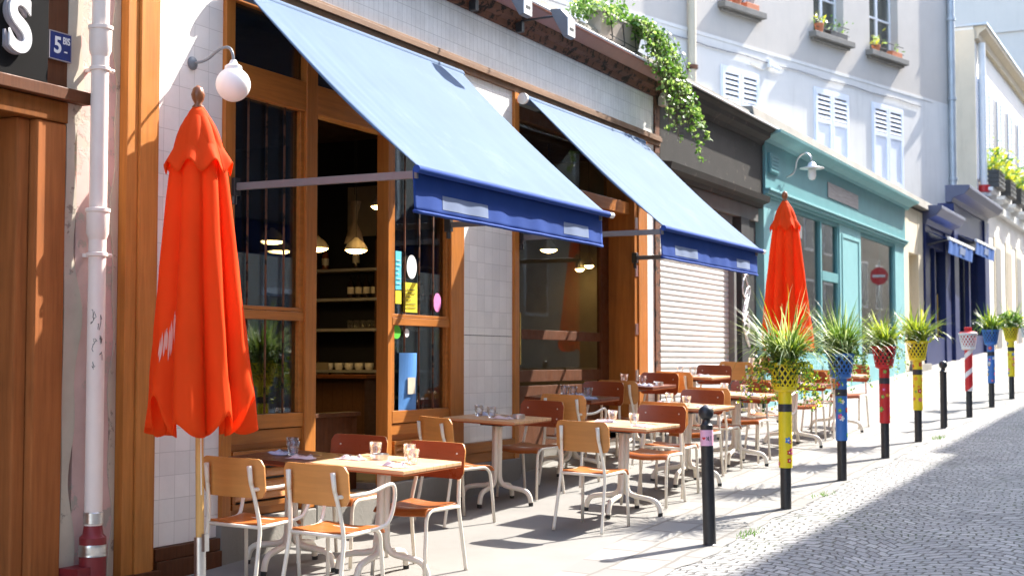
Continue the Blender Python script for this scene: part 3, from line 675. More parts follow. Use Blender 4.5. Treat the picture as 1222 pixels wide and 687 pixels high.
# ---------------------------------------------------------------- closed parasols
def parasol(x, y, ztop, lab, rot=0, prints=True, sway=.0):
    zg = G(x, y)
    t = thing('closed_parasol', lab, 'parasol', (x, y, zg), rot, 'closed orange red parasols')
    H = ztop-zg; zc = H-.12; L = 1.9
    def rad(th, q):
        base = .03+.105*(1-math.exp(-q/.06))+.238*q
        f = (1-abs(math.sin(4*th+.3*math.sin(3*q)+.4*math.sin(2*th))))**1.25
        f2 = math.cos(5*th+1.3+2*q)*.5+.5; f3 = math.cos(3*th+.4)*.5+.5
        base *= 1+.018*math.sin(13*th+9*q)*q+.012*math.sin(23*th-14*q)*q+.010*math.sin(6*th+31*q)*q
        return base*(1-(.28+.16*q)*min(1, q*2+.2)*f)*(1-.10*f2*q)*(1-.16*f3*q)
    def can(a, b):
        th = 2*math.pi*a; q = b; f = math.cos(8*th)*.5+.5
        r = rad(th, q); z = zc-L*q+(.22*(1-math.cos(8*th+.6*math.sin(3*q)))*.5*max(0, q-.72)/.28*(.6+.5*math.sin(th*3+1)))
        return (r*math.cos(th), r*math.sin(th), z)
    m = MB(); m.grid(can, 160, 36, True); c = m.build('canopy', 'parasol', t, True, False, solid=.003)
    def vent(a, b):
        th = 2*math.pi*a; q = b; r = (.03+.165*q**.8)*(1-.10*q*(math.cos(8*th)*.5+.5)) ; r *= 1.05
        return (r*math.cos(th), r*math.sin(th), zc+.012-.40*q+.07*max(0, q-.6)/.4*(1-math.cos(8*th))*.5)
    m = MB(); m.grid(vent, 112, 14, True); m.build('vent_flap', 'parasol', t, True, False, solid=.003)
    m = MB(); m.lathe([(.012,-.05),(.034,0),(.036,.015),(.020,.03),(.034,.055),(.040,.085),(.030,.12),(.006,.14)], (0,0,zc), 16); m.build('finial', 'finial', t, True, False)
    m = MB(); m.lathe([(.024,.0),(.024,zc-.02)], (0,0,0), 12); m.build('pole', 'umbrella_pole', t, 40, False)
    m = MB(); m.lathe([(.034,-.0),(.034,.42),(.030,.42)], (0,0,0), 14); m.box(.028,.05,-.02,.02,.34,.44); m.lathe([(.16,0),(.16,.02),(.05,.03)], (0,0,0), 20); m.build('ground_socket', 'steel', t, 40, False)
    m = MB(); m.tube([(.05,-.05,H-2.0), (.06,-.06,H-2.35)], .004, 6); m.build('tie_cord', 'cream', t, world=False)
    if prints:
        m = MB(); 
        a0, b0 = prints; kk = 1.03
        rp = random.Random(4)
        for k in range(9):   # worn streaks of pale print
            aa = a0+.0055*k+rp.uniform(-.001,.001); b1 = b0+.10-.012*k+rp.uniform(-.02,.02); hh = rp.uniform(.05,.12); ww = rp.uniform(.004,.0065)
            def pf(p, q):
                v = Vector(can(aa+ww*(p-.5)*(1-abs(2*q-1)**3), b1+hh*(q-.5)+.01*(p-.5))); return (v.x*kk, v.y*kk, v.z)
            m.grid(pf, 4, 10)
        m.build('faded_print', 'parasol_smear', c, True, False)
    return t
par = parasol(.615, 6.575, 2.76, 'closed orange red parasol beside the tiled pier and globe lamp', 0, (.695, .66)); par.rotation_euler = (.007, -.014, 0)
pp = parasol(.93, 17.75, 3.33, 'closed orange red parasol by the teal shop behind the yellow planter', 1.1, None)

# ---------------------------------------------------------------- chairs
def make_chair(name, label, arms=False):
    t = thing(name, label, 'chair')
    T = .0115
    def seatf(a, b):
        x = (a-.5)*.40; y = -.20+.41*b
        z = .452-.012*math.sin(math.pi*b)+.006*math.cos(math.pi*(a-.5)*2)*-1
        if b > .86: z -= .045*((b-.86)/.14)**2
        return (x*(1-.08*(1-b)), y, z)
    m = MB(); m.grid(seatf, 10, 16); m.build('seat', ['seat_ply'], t, True, False, solid=.012, bevel=.002)
    W, Hh, rc = .45, .235, .045
    # backrest sheet with rounded corners
    pts = []
    for cx, cz, a0 in ((W/2-rc, Hh/2-rc, 0), (-W/2+rc, Hh/2-rc, 90), (-W/2+rc, -Hh/2+rc, 180), (W/2-rc, -Hh/2+rc, 270)):
        for k in range(6):
            a = R(a0+90*k/5); pts.append((cx+rc*math.cos(a), cz+rc*math.sin(a)))
    def bk(px, pz, d):
        return (px, -.243-.24*(pz)*.5+.30*px*px*2.0*.9+d, .722+pz)
    m = MB(); ns = 12
    def cell(pset, d, mi, flip):
        # strip the outline into columns
        pass
    # column grid clipped to the rounded outline
    xs = [(-W/2)+W*k/24 for k in range(25)]
    def zlim(x):
        e = abs(x)-(W/2-rc)
        return Hh/2 if e <= 0 else Hh/2-rc+math.sqrt(max(0, rc*rc-e*e))
    def sheetf(d, mi, flip):
        i = len(m.v)
        for x in xs:
            zl = zlim(x)
            for q in range(5): m.v.append(bk(x, -zl+2*zl*q/4, d))
        for a in range(24):
            for q in range(4):
                f = (i+a*5+q, i+(a+1)*5+q, i+(a+1)*5+q+1, i+a*5+q+1); m.f.append(f[::-1] if flip else f); m.mi.append(mi)
        return i
    i0 = sheetf(.0055, 0, True); i1 = sheetf(-.0055, 1, False)
    for a in range(24):
        for q in (0, 4):
            f = (i0+a*5+q, i0+(a+1)*5+q, i1+(a+1)*5+q, i1+a*5+q); m.f.append(f if q else f[::-1]); m.mi.append(1)
    for a in (0, 24):
        for q in range(4):
            f = (i0+a*5+q, i0+a*5+q+1, i1+a*5+q+1, i1+a*5+q); m.f.append(f); m.mi.append(1)
    m.build('backrest', ['ply_red', 'ply_tan'], t, 50, False)
    for s in (-1, 1):
        m = MB(); p = smoothpath([(s*.205,-.285,.0), (s*.192,-.215,.36), (s*.188,-.205,.44), (s*.170,-.235,.60), (s*.160,-.262,.69)])
        m.tube(p, .0125, 10)
        m.tube([(s*.160,-.262,.685), (s*.158,-.268,.72), (s*.155,-.280,.80)], [.0125,.014,.0155], 10)
        for z in (.68, .77): m.tube([(s*.155, -.235-.12*(z-.73), z), (s*.155, -.222-.12*(z-.73), z)], .006, 8)
        m.build('leg', 'cream', t, True, False)
        m = MB(); p = [Vector((s*.188,-.205,.430)), Vector((s*.188,-.1,.432)), Vector((s*.190,.10,.436))]
        p += [Vector((s*.190, .10+.075*math.sin(R(a)), .361+.075*math.cos(R(a)))) for a in range(15, 91, 15)]
        p += [Vector((s*.196,.190,.20)), Vector((s*.203,.205,.0))]
        m.tube(p, .0125, 10); m.build('leg', 'cream', t, True, False)
    m = MB(); m.tube([(-.19,-.207,.432), (.19,-.207,.432)], .011, 8); m.tube([(-.188,.085,.432), (.188,.085,.432)], .010, 8); m.build('seat_frame', 'cream', t, True, False)
    if arms:
        for s in (-1, 1):
            m = MB(); p = smoothpath([(s*.167,-.25,.66), (s*.205,-.16,.66), (s*.245,-.02,.665), (s*.255,.13,.70), (s*.255,.215,.70), (s*.25,.235,.60), (s*.24,.19,.465), (s*.205,.12,.44), (s*.19,.06,.436)], it=3)
            m.tube(p, .0118, 10); m.build('armrest', 'cream', t, True, False)
    return t
GRC = 'wooden chairs set around the café tables'
proto = make_chair('cafe_chair', 'x'); protoA = make_chair('cafe_armchair', 'x', True)
used = set()
def put_chair(x, y, deg, label, arms=False):
    src = protoA if arms else proto; z = G(x, y)+.002
    # tilt of the pavement is absorbed by the legs: lowest point rests on it
    if src.name in used: o = dup(src, (x, y, z), R(deg), label, GRC)
    else:
        used.add(src.name); o = src; o.location = (x, y, z); o.rotation_euler = (0,0,R(deg)); o['label'] = label; o['group'] = GRC
    ORG[o.name] = Vector((x, y, z)); o.rotation_euler = (R(1.2), R(1.7), R(deg)) if abs(deg) < 90 else (R(-1.2), R(-1.7), R(deg)); return o

# ---------------------------------------------------------------- tables
def make_table(name, label, top, w, d):
    t = thing(name, label, 'table')
    Ht = .74
    m = MB(); m.box(-w/2, w/2, -d/2, d/2, Ht-.024, Ht); m.cur = 1
    m.build('tabletop', [top], t, False, False, bevel=.004)
    m = MB(); m.box(-w/2+.003, w/2-.003, -d/2+.003, d/2-.003, Ht-.034, Ht-.0245); m.build('tabletop_edge', 'table_edge', t, False, False)
    m = MB(); m.box(-.11, .11, -.11, .11, Ht-.065, Ht-.035); m.build('mounting_plate', 'black_metal', t, False, False, bevel=.004)
    for k in range(4):
        a = math.pi/2*k+.12; c, s = math.cos(a), math.sin(a); o = .026
        p = [(o,Ht-.066), (o,.26), (o+.008,.20), (o+.035,.165), (o+.08,.150), (.24,.135), (.29,.118), (.318,.08), (.328,.03)]
        p3 = smoothpath([(q*c, q*s, z) for q, z in p], it=2)
        m = MB(); m.tube(p3, .021, 10); lg = m.build('leg', 'cream', t, True, False)
        m = MB(); m.tube([(.328*c, .328*s, .031), (.329*c, .329*s, .0)], .020, 10); m.build('foot_cap', 'black_rubber', lg, 40, False)
    return t
GRT = 'square café tables on the pavement'
tabs = {}
def put_table(key, x, y, deg, label, dark=False, w=.72, d=.62):
    nm = ('dark' if dark else 'light', w)
    z = G(x, y)+.002
    if nm in tabs: o = dup(tabs[nm], (x, y, z), R(deg), label, GRT)
    else:
        o = tabs[nm] = make_table('cafe_table', label, 'table_dark' if dark else 'table_oak', w, d); o['group'] = GRT
        o.location = (x, y, z)
    e = .115*sstep(11.2, 13.4, y)*.6 if x < 1.7 else 0
    o.rotation_euler = (R(1.6), R(2.2), R(deg)); ORG[o.name] = Vector((x, y, z)); return o
proto_glass = None
def tumbler():
    m = MB(); m.lathe([(.0,.004),(.030,.004),(.034,.038),(.040,.050),(.043,.098),(.040,.098),(.037,.053),(.031,.040),(.028,.014),(.0,.014)], (0,0,0), 18, False); return m
def napkin_mesh(seed):
    rr = random.Random(seed); a, b, c = rr.random()*6, rr.random()*6, rr.random()*6
    def f(p, q):
        x = (p-.5)*.17; y = (q-.5)*.115+.012*math.sin(p*5+a)
        e = min(p, 1-p, q, 1-q)
        z = .005+.020*min(1, e*5)*(.6+.4*math.sin(p*9+a)*math.cos(q*7+b))+.006*math.sin(p*17+c)*min(1, e*6)
        return (x+.012*math.sin(q*6+b), y, z)
    m = MB(); m.grid(f, 22, 16)
    m.grid(lambda p, q: (f(p, q)[0], f(p, q)[1], .001), 22, 16, True); return m
glass_me = tumbler().build('tumbler', 'tumbler', smooth=True); nap_me = [napkin_mesh(k).build('napkin', 'napkin', smooth=True) for k in range(3)] 
napb = napkin_mesh(8).build('napkin', 'napkin_blue', smooth=True)
def fork_mesh():
    m = MB(); m.box(-.004,.004,-.09,.04,.0,.004); m.box(-.011,.011,.04,.055,.001,.005)
    for x in (-.009,-.003,.003,.009): m.box(x-.0018,x+.0018,.055,.095,.001,.004)
    return m
fork_me = fork_mesh().build('fork', 'cutlery')
def ash_mesh():
    m = MB(); m.lathe([(0,.004),(.048,.004),(.050,.034),(.054,.036),(.054,.0),(.0,.0)][::-1], (0,0,0), 22, False); return m
ash_me = ash_mesh().build('ashtray', 'steel', smooth=40)
first = {}
def small(src, cat, tb, lx, ly, rz, label, group, dz=0):
    o = src if src.name not in first else src.copy()
    if src.name in first: C.objects.link(o)
    first[src.name] = 1
    M4 = tb.matrix_basis @ Matrix.Translation((lx, ly, .7405+dz)) @ Matrix.Rotation(R(rz), 4, 'Z')
    o.matrix_basis = M4; return tag(o, label, cat, group)
def setting(tb, name, blue=False, ash=False, forks=True, rs=0, glasses=((.06,-.04),(-.08,.13)), naps=((.20,-.16),(-.22,.10))):
    rr = random.Random(rs)
    W = ['toward the street', 'toward the shop front']
    for i, (x, y) in enumerate(glasses): small(glass_me, 'glass', tb, x, y, 0, 'clear tumbler on %s, %s' % (name, ('the one nearer the street', 'the one nearer the wall', 'the middle one')[i]), 'tumblers on the café tables')
    for i, (x, y) in enumerate(naps):
        src = napb if (blue and i % 2 == blue % 2) or blue == 3 else nap_me[rr.randrange(3)]
        cn = 'blue white' if src is napb else 'pink white'
        small(src, 'napkin', tb, x, y, rr.uniform(-25, 25), '%s folded napkin on %s, %s' % (cn, name, ('on the street side', 'on the wall side')[i]), 'napkins on the café tables')
        if forks: small(fork_me, 'fork', tb, x+.03, y+.01, rr.uniform(50, 130), 'dark fork laid on the %s napkin of %s' % (('street side', 'wall side')[i], name), 'forks on the napkins', .024)
    if ash: small(ash_me, 'ashtray', tb, .02 if ash is True else ash[0], .14 if ash is True else ash[1], 0, 'round steel ashtray on %s' % name, 'ashtrays on the café tables')
Ts = [ # key, x, y, deg, dark, w, d, label, short name
 ('T2', 1.04, 7.86, -4, 0, .76, .66, 'light oak café table nearest the camera, joined to a dark one', 'the light oak table nearest the camera'),
 ('T1', .34, 7.84, -2, 1, .58, .62, 'dark red table against the wall, joined to the nearest light one', 'the dark table beside the parasol'),
 ('T3', .25, 11.0, -5, 0, .72, .62, 'light oak table standing before the second tiled pier', 'the table before the tiled pier'),
 ('T5', 1.42, 11.02, -6, 0, .72, .62, 'light oak table left of the black bollard with pink sticker', 'the table left of the stickered bollard'),
 ('T4', .23, 12.62, -3, 1, .72, .62, 'dark table in the awning shade before the entrance door', 'the dark shaded table by the entrance'),
 ('T7', 1.33, 12.82, -4, 0, .72, .62, 'light oak table directly behind the black bollard with pink sticker', 'the table behind the stickered bollard'),
 ('T6', .24, 14.2, -3, 1, .72, .62, 'darkish table by the right jamb of the entrance door', 'the table by the door jamb'),
 ('T9', 1.30, 14.45, -3, 0, .72, .62, 'light oak table just left of the nearest yellow planter', 'the table left of the yellow planter'),
 ('T8', .25, 16.05, -2, 0, .72, .62, 'light oak table in front of the white roller shutter, nearer the door', 'the table before the roller shutter'),
 ('T11', 1.36, 16.45, -2, 1, .72, .62, 'red brown table between the yellow and the blue planter', 'the table between yellow and blue planters'),
 ('T10', .26, 18.5, 0, 0, .72, .62, 'light table at the far edge of the roller shutter by the second parasol', 'the table by the far parasol'),
 ('T12', 1.37, 18.5, 0, 0, .72, .62, 'last café table of the row, seen right of the blue planter', 'the last table of the row'),
]
TB = {}
for k, x, y, dg, dk, w, d, lab, nm in Ts:
    TB[k] = put_table(k, x, y, dg, lab, bool(dk), w, d)
GSP = {'T1': dict(glasses=((.02,-.02),(-.14,.18)), naps=((.16,-.10),(-.12,.02)), rs=1, blue=1),
 'T2': dict(glasses=((.22,.0),(-.20,.18),(.04,.22)), naps=((.20,-.16),(-.24,-.02)), ash=(-.10,.10), rs=2),
 'T3': dict(glasses=((.0,-.10),(-.18,-.02)), naps=((.12,-.10),(-.20,.12)), ash=(.20,.02), rs=3, blue=1),
 'T4': dict(glasses=((.18,-.02),(-.02,.05),(-.16,.14)), naps=((.26,-.14),(-.04,.18)), rs=4, blue=3),
 'T5': dict(glasses=((.14,-.10),(-.14,.05)), naps=((.26,-.14),(-.20,.04)), rs=5),
 'T6': dict(glasses=((.10,.0),(-.16,.10)), naps=((.20,-.14),(-.16,-.02)), rs=6, blue=2, ash=(.26,.05)),
 'T7': dict(glasses=((.06,-.16),(-.24,.12)), naps=((.24,-.14),(-.24,.0)), rs=7), 'T8': dict(glasses=((.0,.0),(-.2,.1)), rs=8),
 'T9': dict(glasses=((.10,-.06),(-.16,.05)), rs=9, blue=2), 'T10': dict(rs=10, forks=False), 'T11': dict(rs=11, forks=False), 'T12': dict(rs=12, forks=False)}
for k, x, y, dg, dk, w, d, lab, nm in Ts: setting(TB[k], nm, **GSP[k])
CH = [ # x, y, deg, arms, label
 (.60, 7.10, 0, 1, 'cream framed armchair with tan back, partly behind the parasol pole'),
 (1.20, 7.10, -3, 1, 'cream framed armchair with tan back, nearest the camera at the light table'),
 (.50, 8.18, 182, 0, 'red backed chair facing the camera behind the nearest tables, mostly hidden by glasses'),
 (1.18, 8.08, 177, 0, 'red backed chair facing the camera at the right of the nearest light table'),
 (.42, 10.02, -27, 0, 'tan backed chair turned at an angle before the second barred window'),
 (.33, 11.50, 178, 0, 'dark red backed chair facing the camera before the tiled pier'),
 (.40, 12.20, 0, 1, 'tan backed armchair in shade close behind the dark red chair by the tiled pier'),
 (1.48, 10.28, -2, 0, 'tan backed chair seen from behind in full sun left of the stickered bollard'),
 (1.45, 11.62, 178, 0, 'dark red backed chair facing the camera just left of the stickered bollard'),
 (1.40, 12.22, 0, 0, 'tan backed chair almost hidden behind the red one left of the stickered bollard'),
 (.30, 13.02, 180, 0, 'dark backed chair in the awning shade facing the camera at the entrance'),
 (.40, 13.62, -3, 0, 'tan backed chair behind the dark one at the entrance'),
 (1.27, 13.27, 179, 0, 'dark red backed chair facing the camera just right of the stickered bollard'),
 (1.27, 13.90, 0, 0, 'tan backed chair hidden behind the red one right of the stickered bollard'),
 (.28, 14.62, 180, 0, 'dark red backed chair facing the camera by the right door jamb'),
 (.37, 15.30, -3, 0, 'tan backed chair behind the red one by the right door jamb'),
 (1.30, 14.80, 180, 0, 'dark red backed chair just left of the yellow planter tube'),
 (1.36, 15.50, 0, 1, 'tan backed armchair between the yellow and blue planter tubes'),
 (.30, 16.50, 180, 0, 'red brown backed chair facing the camera before the roller shutter'),
 (.34, 17.72, -2, 0, 'tan backed chair seen from behind before the roller shutter'),
 (1.34, 17.06, 180, 0, 'red backed chair half hidden behind the blue planter tube'),
 (1.36, 17.80, 0, 0, 'tan backed chair showing right behind the blue planter tube'),
 (1.38, 19.10, 180, 0, 'farthest red backed chair, right of the blue planter'),
 (.28, 19.15, 180, 0, 'farthest chair by the wall, under the second parasol'),
]
rj = random.Random(21)
for x, y, dg, ar, lab in CH: put_chair(x+rj.uniform(-.015,.015), y+rj.uniform(-.015,.015), dg+rj.uniform(-3,3), lab, bool(ar))

# ---------------------------------------------------------------- bollards and planters
def flower(m, th, z, r, size, mi, cmi):
    n = 5; pts = []
    for k in range(n*6):
        a = 2*math.pi*k/(n*6); rr = size*(.55+.45*abs(math.cos(a*n/2)))
        pts.append((rr*math.cos(a), rr*math.sin(a)))
    def P(p, e): t = th+p[0]/r; return ((r+e)*math.cos(t), (r+e)*math.sin(t), z+p[1])
    c = P((0,0), .0022)
    for k in range(len(pts)): m.face([c, P(pts[k], .0020), P(pts[(k+1) % len(pts)], .0020)], mi)
    ring = [(size*.28*math.cos(2*math.pi*k/10), size*.28*math.sin(2*math.pi*k/10)) for k in range(10)]
    m.face([P(q, .0035) for q in ring], cmi)
FM = ['f_pink', 'f_red', 'f_blue', 'f_green', 'f_yel', 'f_org', 'f_white']
def planter(x, y, color, pal, lab, seed, basket=None, spiral=False, post_h=.42, plantless=False):
    zg = G(x, y)-.01; rr = random.Random(seed)
    t = thing('bollard_planter', lab, 'planter', (x, y, zg), 0, 'painted flower planters on street bollards')
    m = MB(); m.lathe([(.052,0),(.052,.01),(.046,.012),(.046,1.0)], (0,0,0), 18); m.build('post', 'black_metal', t, 40, False)
    zs, ze, rs = post_h, 1.03, .057
    if spiral:
        m = MB(); n = 40; k = 18
        for a in range(n):
            for b in range(k):
                th0, th1 = 2*math.pi*b/k, 2*math.pi*(b+1)/k; z0, z1 = zs+(ze-zs)*a/n, zs+(ze-zs)*(a+1)/n
                mi = 1 if ((a/n*2.2 - b/k) % 1) < .28 else 0
                m.face([(rs*math.cos(th0),rs*math.sin(th0),z0),(rs*math.cos(th1),rs*math.sin(th1),z0),(rs*math.cos(th1),rs*math.sin(th1),z1),(rs*math.cos(th0),rs*math.sin(th0),z1)], mi)
        m.build('sleeve', ['red', 'white'], t, True, False)
    else:
        m = MB(); m.lathe([(.050,zs),(rs,zs),(rs,ze),(.050,ze)], (0,0,0), 24, False); slv = m.build('sleeve', color, t, 40, False)
        m = MB(); m.lathe([(rs+.0015,.835),(rs+.0015,.90)], (0,0,0), 24, False); m.build('name_band', 'band_dark', t, True, False)
        m = MB()
        # flower stickers all round the tube
        zz = zs+.05; k = 0
        while zz < ze-.05:
            for th in [rr.uniform(0, 6.28) + q*2.1 for q in range(3)]:
                if not (.80 < zz < .93):
                    m = MB(); flower(m, th, zz+rr.uniform(-.02,.02), rs, rr.uniform(.015,.036), pal[rr.randrange(len(pal))], 4 if rr.random() < .6 else 6); m.build('flower_sticker', FM, slv, False, False)
            zz += .085
        pass
    bc = basket or color
    z0, z1, r0, r1 = 1.02, 1.25, .095, .135
    m = MB(); m.lathe([(.05,z0-.02),(r0*.8,z0-.015),(r0+.003,z0),(r0+.003,z0+.03),(r0-.004,z0+.03)], (0,0,0), 28, False)
    m.lathe([(r1-.004,z1-.022),(r1+.003,z1-.022),(r1+.005,z1),(r1-.004,z1)], (0,0,0), 28, False)
    nd = 15; steps = 14
    for s in (-1, 1):
        for k in range(nd):
            L, Rr = [], []
            for q in range(steps+1):
                f = q/steps; z = z0+.028+(z1-z0-.045)*f; r = r0+(r1-r0)*((z-z0)/(z1-z0))+(.0008 if s > 0 else 0)
                th = 2*math.pi*k/nd+s*f*1.05; hw = .0078/r
                L.append((r*math.cos(th-hw), r*math.sin(th-hw), z)); Rr.append((r*math.cos(th+hw), r*math.sin(th+hw), z))
            for q in range(steps): m.face([L[q], Rr[q], Rr[q+1], L[q+1]])
    m.build('basket', bc, t, False, False, solid=.004)
    m = MB(); m.lathe([(.0,z0+.005),(r0-.018,z0+.006),(r1-.018,z1-.03),(.0,z1-.035)], (0,0,0), 20, False); m.build('liner', 'red' if plantless else 'pot_dark', t, True, False)
    return t, zg+z1
def plant(x, y, z, name, label, seed, nb, ln, mats, trail=0, w=.010, up=.5, trail_mat=('leaf','leaf_pale'), bushy=0, group='plants growing in the bollard planters'):
    rr = random.Random(seed); t = thing(name, label, 'plant', (x, y, z), 0, group)
    m = MB()
    for k in range(nb):
        a = rr.uniform(0, 6.283); L = ln*rr.uniform(.35, 1.15); lean = rr.uniform(.02, 1.0)**.75*up*1.2
        r0 = .09*math.sqrt(rr.random()); bx, by = r0*math.cos(a+.6), r0*math.sin(a+.6); n = 7; ww = w*rr.uniform(.6, 1.3)
        p = Vector((bx, by, .0)); el = math.pi/2-lean*.9; pts = [p.copy()]; bend = rr.uniform(.05,.28)*(.35+lean)
        for q in range(n):
            d = Vector((math.cos(a)*math.cos(el), math.sin(a)*math.cos(el), math.sin(el))); p = p+d*L/n; pts.append(p.copy()); el -= bend; a += rr.gauss(0, .09)
        side = Vector((-math.sin(a), math.cos(a), 0)); mi = rr.choices(range(len(mats)), [5,3,2][:len(mats)])[0]
        for q in range(n):
            w0, w1 = ww*(1-(q/n)**2.2), ww*(1-((q+1)/n)**2.2)
            m.face([pts[q]-side*w0, pts[q]+side*w0, pts[q+1]+side*w1, pts[q+1]-side*w1], mi)
    for k in range(bushy):
        a = rr.uniform(0, 6.283); r = .22*math.sqrt(rr.random())*rr.uniform(.6,1.3); c = Vector((r*math.cos(a), r*math.sin(a), rr.uniform(-.02,.30)*(1-r*1.6)))
        s = rr.uniform(.016,.034); n = Vector((rr.gauss(0,1), rr.gauss(0,1), rr.gauss(.6,1))).normalized(); u = n.orthogonal().normalized(); v = n.cross(u)
        m.face([c+u*s, c+v*s*.6, c-u*s, c-v*s*.6], 0 if rr.random() < .75 else rr.randrange(len(mats)))
    m.build('foliage', list(mats), t, False, False)
    if trail:
        st = MB(); lf = MB()
        for k in range(trail):
            a = rr.uniform(0, 6.283); p = Vector((.12*math.cos(a), .12*math.sin(a), 0)); out = rr.uniform(.05,.28); L = rr.uniform(.15,.42); n = 12; pts = [p]
            for q in range(1, n+1):
                f = q/n; pts.append(Vector((math.cos(a+.6*f)*(.13+out*f**.7), math.sin(a+.6*f)*(.13+out*f**.7), .03*math.sin(f*3)-L*f**1.5)))
            st.tube(pts, .0016, 5)
            for q in range(1, n+1):
                for z in range(3):
                    c = pts[q]+Vector((rr.gauss(0,.016), rr.gauss(0,.016), rr.gauss(0,.014))); s = rr.uniform(.009,.020)
                    nn = Vector((rr.gauss(0,1), rr.gauss(0,1), rr.gauss(.5,1))).normalized(); u = nn.orthogonal().normalized(); v = nn.cross(u)
                    lf.face([c+u*s, c+v*s*.8, c-u*s*.9, c-v*s*.8], rr.randrange(2))
        st.build('trailing_stems', 'stem', t, False, False); lf.build('trailing_leaves', list(trail_mat), t, False, False)
    return t
BY = [(2.545,11.925),(2.535,13.963),(2.52,16.03),(2.52,17.953),(2.54,21.77),(2.57,23.828),(2.62,25.851),(2.66,27.85)]
pl = [('yellow', [0,1,2,0,1], 'yellow planter with flower stickers nearest the camera, overflowing with plants'), ('blue', [0,3,1,6], 'blue planter tube with flower stickers, nearer of the two blue ones'),
      ('red', [4,5,3,0], 'plain red planter tube with flower stickers, right of the nearer blue one'), ('yellow', [1,0,3,5], 'yellow planter with upright spiky plant before the stone doorway'),
      ('red', [1], 'red tube with white spiral and white basket, no plant'), ('blue', [0,4,1,6], 'small far blue planter tube beside the last yellow one'), ('yellow', [0,5,2], 'farthest yellow planter at the right edge with leafy bush'), ('white', [1], 'white planter tube cut off by the right edge of the photo')]
tops = []
for i, ((x, y), (c, pal, lab)) in enumerate(zip(BY, pl)):
    t, z = planter(x, y, c, pal, lab, 11+i, 'white' if i == 4 else None, i == 4, .40 if i else .36, i == 4); tops.append((x, y, z))
    if i == 4:
        m = MB(); m.lathe([(.135,1.25),(.10,1.27),(.055,1.275),(.055,1.33),(.06,1.335),(.0,1.34)], (0,0,0), 18, False); m.build('red_cap', 'red', t, 40, False)
plant(*tops[0], 'grass_plant', 'wide arching grass plant with trailing ivy in the nearest yellow planter', 31, 420, .64, ['blade','blade_pale','blade_yel'], 34, .0065, .85, ('leaf','leaf_yel'), 260)
plant(*tops[1], 'grass_plant', 'arching striped grass plant in the nearer blue planter', 32, 360, .60, ['blade','blade','blade_pale'], 10, .0065, .85, bushy=160)
plant(*tops[2], 'grass_plant', 'loose yellow green plant in the plain red planter', 33, 280, .47, ['blade_yel','blade','blade_pale'], 8, .008, .9, bushy=120)
plant(*tops[3], 'spiky_plant', 'upright yellow green spiky plant in the second yellow planter', 34, 230, .50, ['blade_yel','blade','blade_yel'], 0, .011, .8, bushy=60)
plant(*tops[5], 'grass_plant', 'low green plant in the far blue planter', 35, 160, .42, ['blade','blade_yel','blade'], 0, .012, .9, bushy=80)
plant(*tops[6], 'leafy_plant', 'bright leafy bush in the farthest yellow planter', 36, 90, .46, ['leaf','leaf_pale','leaf_yel'], 0, .012, .8, bushy=900)
def bollard(x, y, lab, h=1.0, lean=(0,0), sticker=False):
    t = thing('bollard', lab, 'bollard', (x, y, G(x, y)-.01), 0, 'plain black street bollards')
    m = MB(); m.lathe([(.058,0),(.058,.012),(.047,.02),(.045,h-.17),(.047,h-.165),(.047,h-.15),(.034,h-.14),(.028,h-.115),(.030,h-.11)], (0,0,0), 20); m.build('post', 'black_metal', t, 40, False)
    m = MB(); m.lathe([(.028*math.cos(R(-90+a*1.0))+.026*math.cos(R(a-90)) if False else max(.001, .056*math.cos(R(-70+160*k/12))), h-.06+.056*math.sin(R(-70+160*k/12))) for k, a in enumerate(range(13))], (0,0,0), 20); m.build('ball_top', 'black_metal', t, True, False)
    if sticker:
        m = MB(); m.lathe([(.0475,h-.30),(.0475,h-.185)], (0,0,0), 20, False); s = m.build('sticker', 'pinklabel', t, True, False); s['label'] = 'pink sticker with heart and writing'
        a = math.atan2(EYE.y-y, EYE.x-x)
        def wrap(pts, mat, nm, e):
            q = MB()
            q.face([((.0475+e)*math.cos(a+px/.0475), (.0475+e)*math.sin(a+px/.0475), pz) for px, pz in pts]); return q.build(nm, mat, s, False, False)
        hp = [(-.022+.013*math.sin(k/14*6.283)**3*1.1, h-.245+.013*(.81*math.cos(k/14*6.283)-.31*math.cos(2*k/14*6.283)-.12*math.cos(3*k/14*6.283))) for k in range(14)]
        wrap(hp[::-1], 'f_red', 'heart', .001)
        for i, (bx, segs) in enumerate(((.000, [((0,0),(0,30)),((0,30),(10,0)),((10,0),(10,30))]), (.014, [((0,0),(0,30)),((0,0),(9,0))]), (.026, [((5,0),(5,30)),((0,30),(10,30))]))):
            q = MB()
            for (x0, z0), (x1, z1) in segs:
                P = [(bx+x0/1000, h-.262+z0/1000), (bx+x1/1000, h-.262+z1/1000)]; d = Vector((P[1][0]-P[0][0], P[1][1]-P[0][1])).normalized(); nx, nz = -d.y*.0016, d.x*.0016
                q.face([(.0487*math.cos(a+px/.0475), .0487*math.sin(a+px/.0475), pz) for px, pz in ((P[0][0]-nx,P[0][1]-nz),(P[1][0]-nx,P[1][1]-nz),(P[1][0]+nx,P[1][1]+nz),(P[0][0]+nx,P[0][1]+nz))])
            q.build('letter', 'ink', s, False, False)
    t.rotation_euler = (lean[0], lean[1], 0); return t
bollard(2.521, 9.987, 'leaning black bollard with pink heart sticker, nearest the camera', 1.03, (R(-1.0), R(-1.6)), True)
bollard(2.50, 19.868, 'plain black bollard between the second yellow and the striped planter', .93)

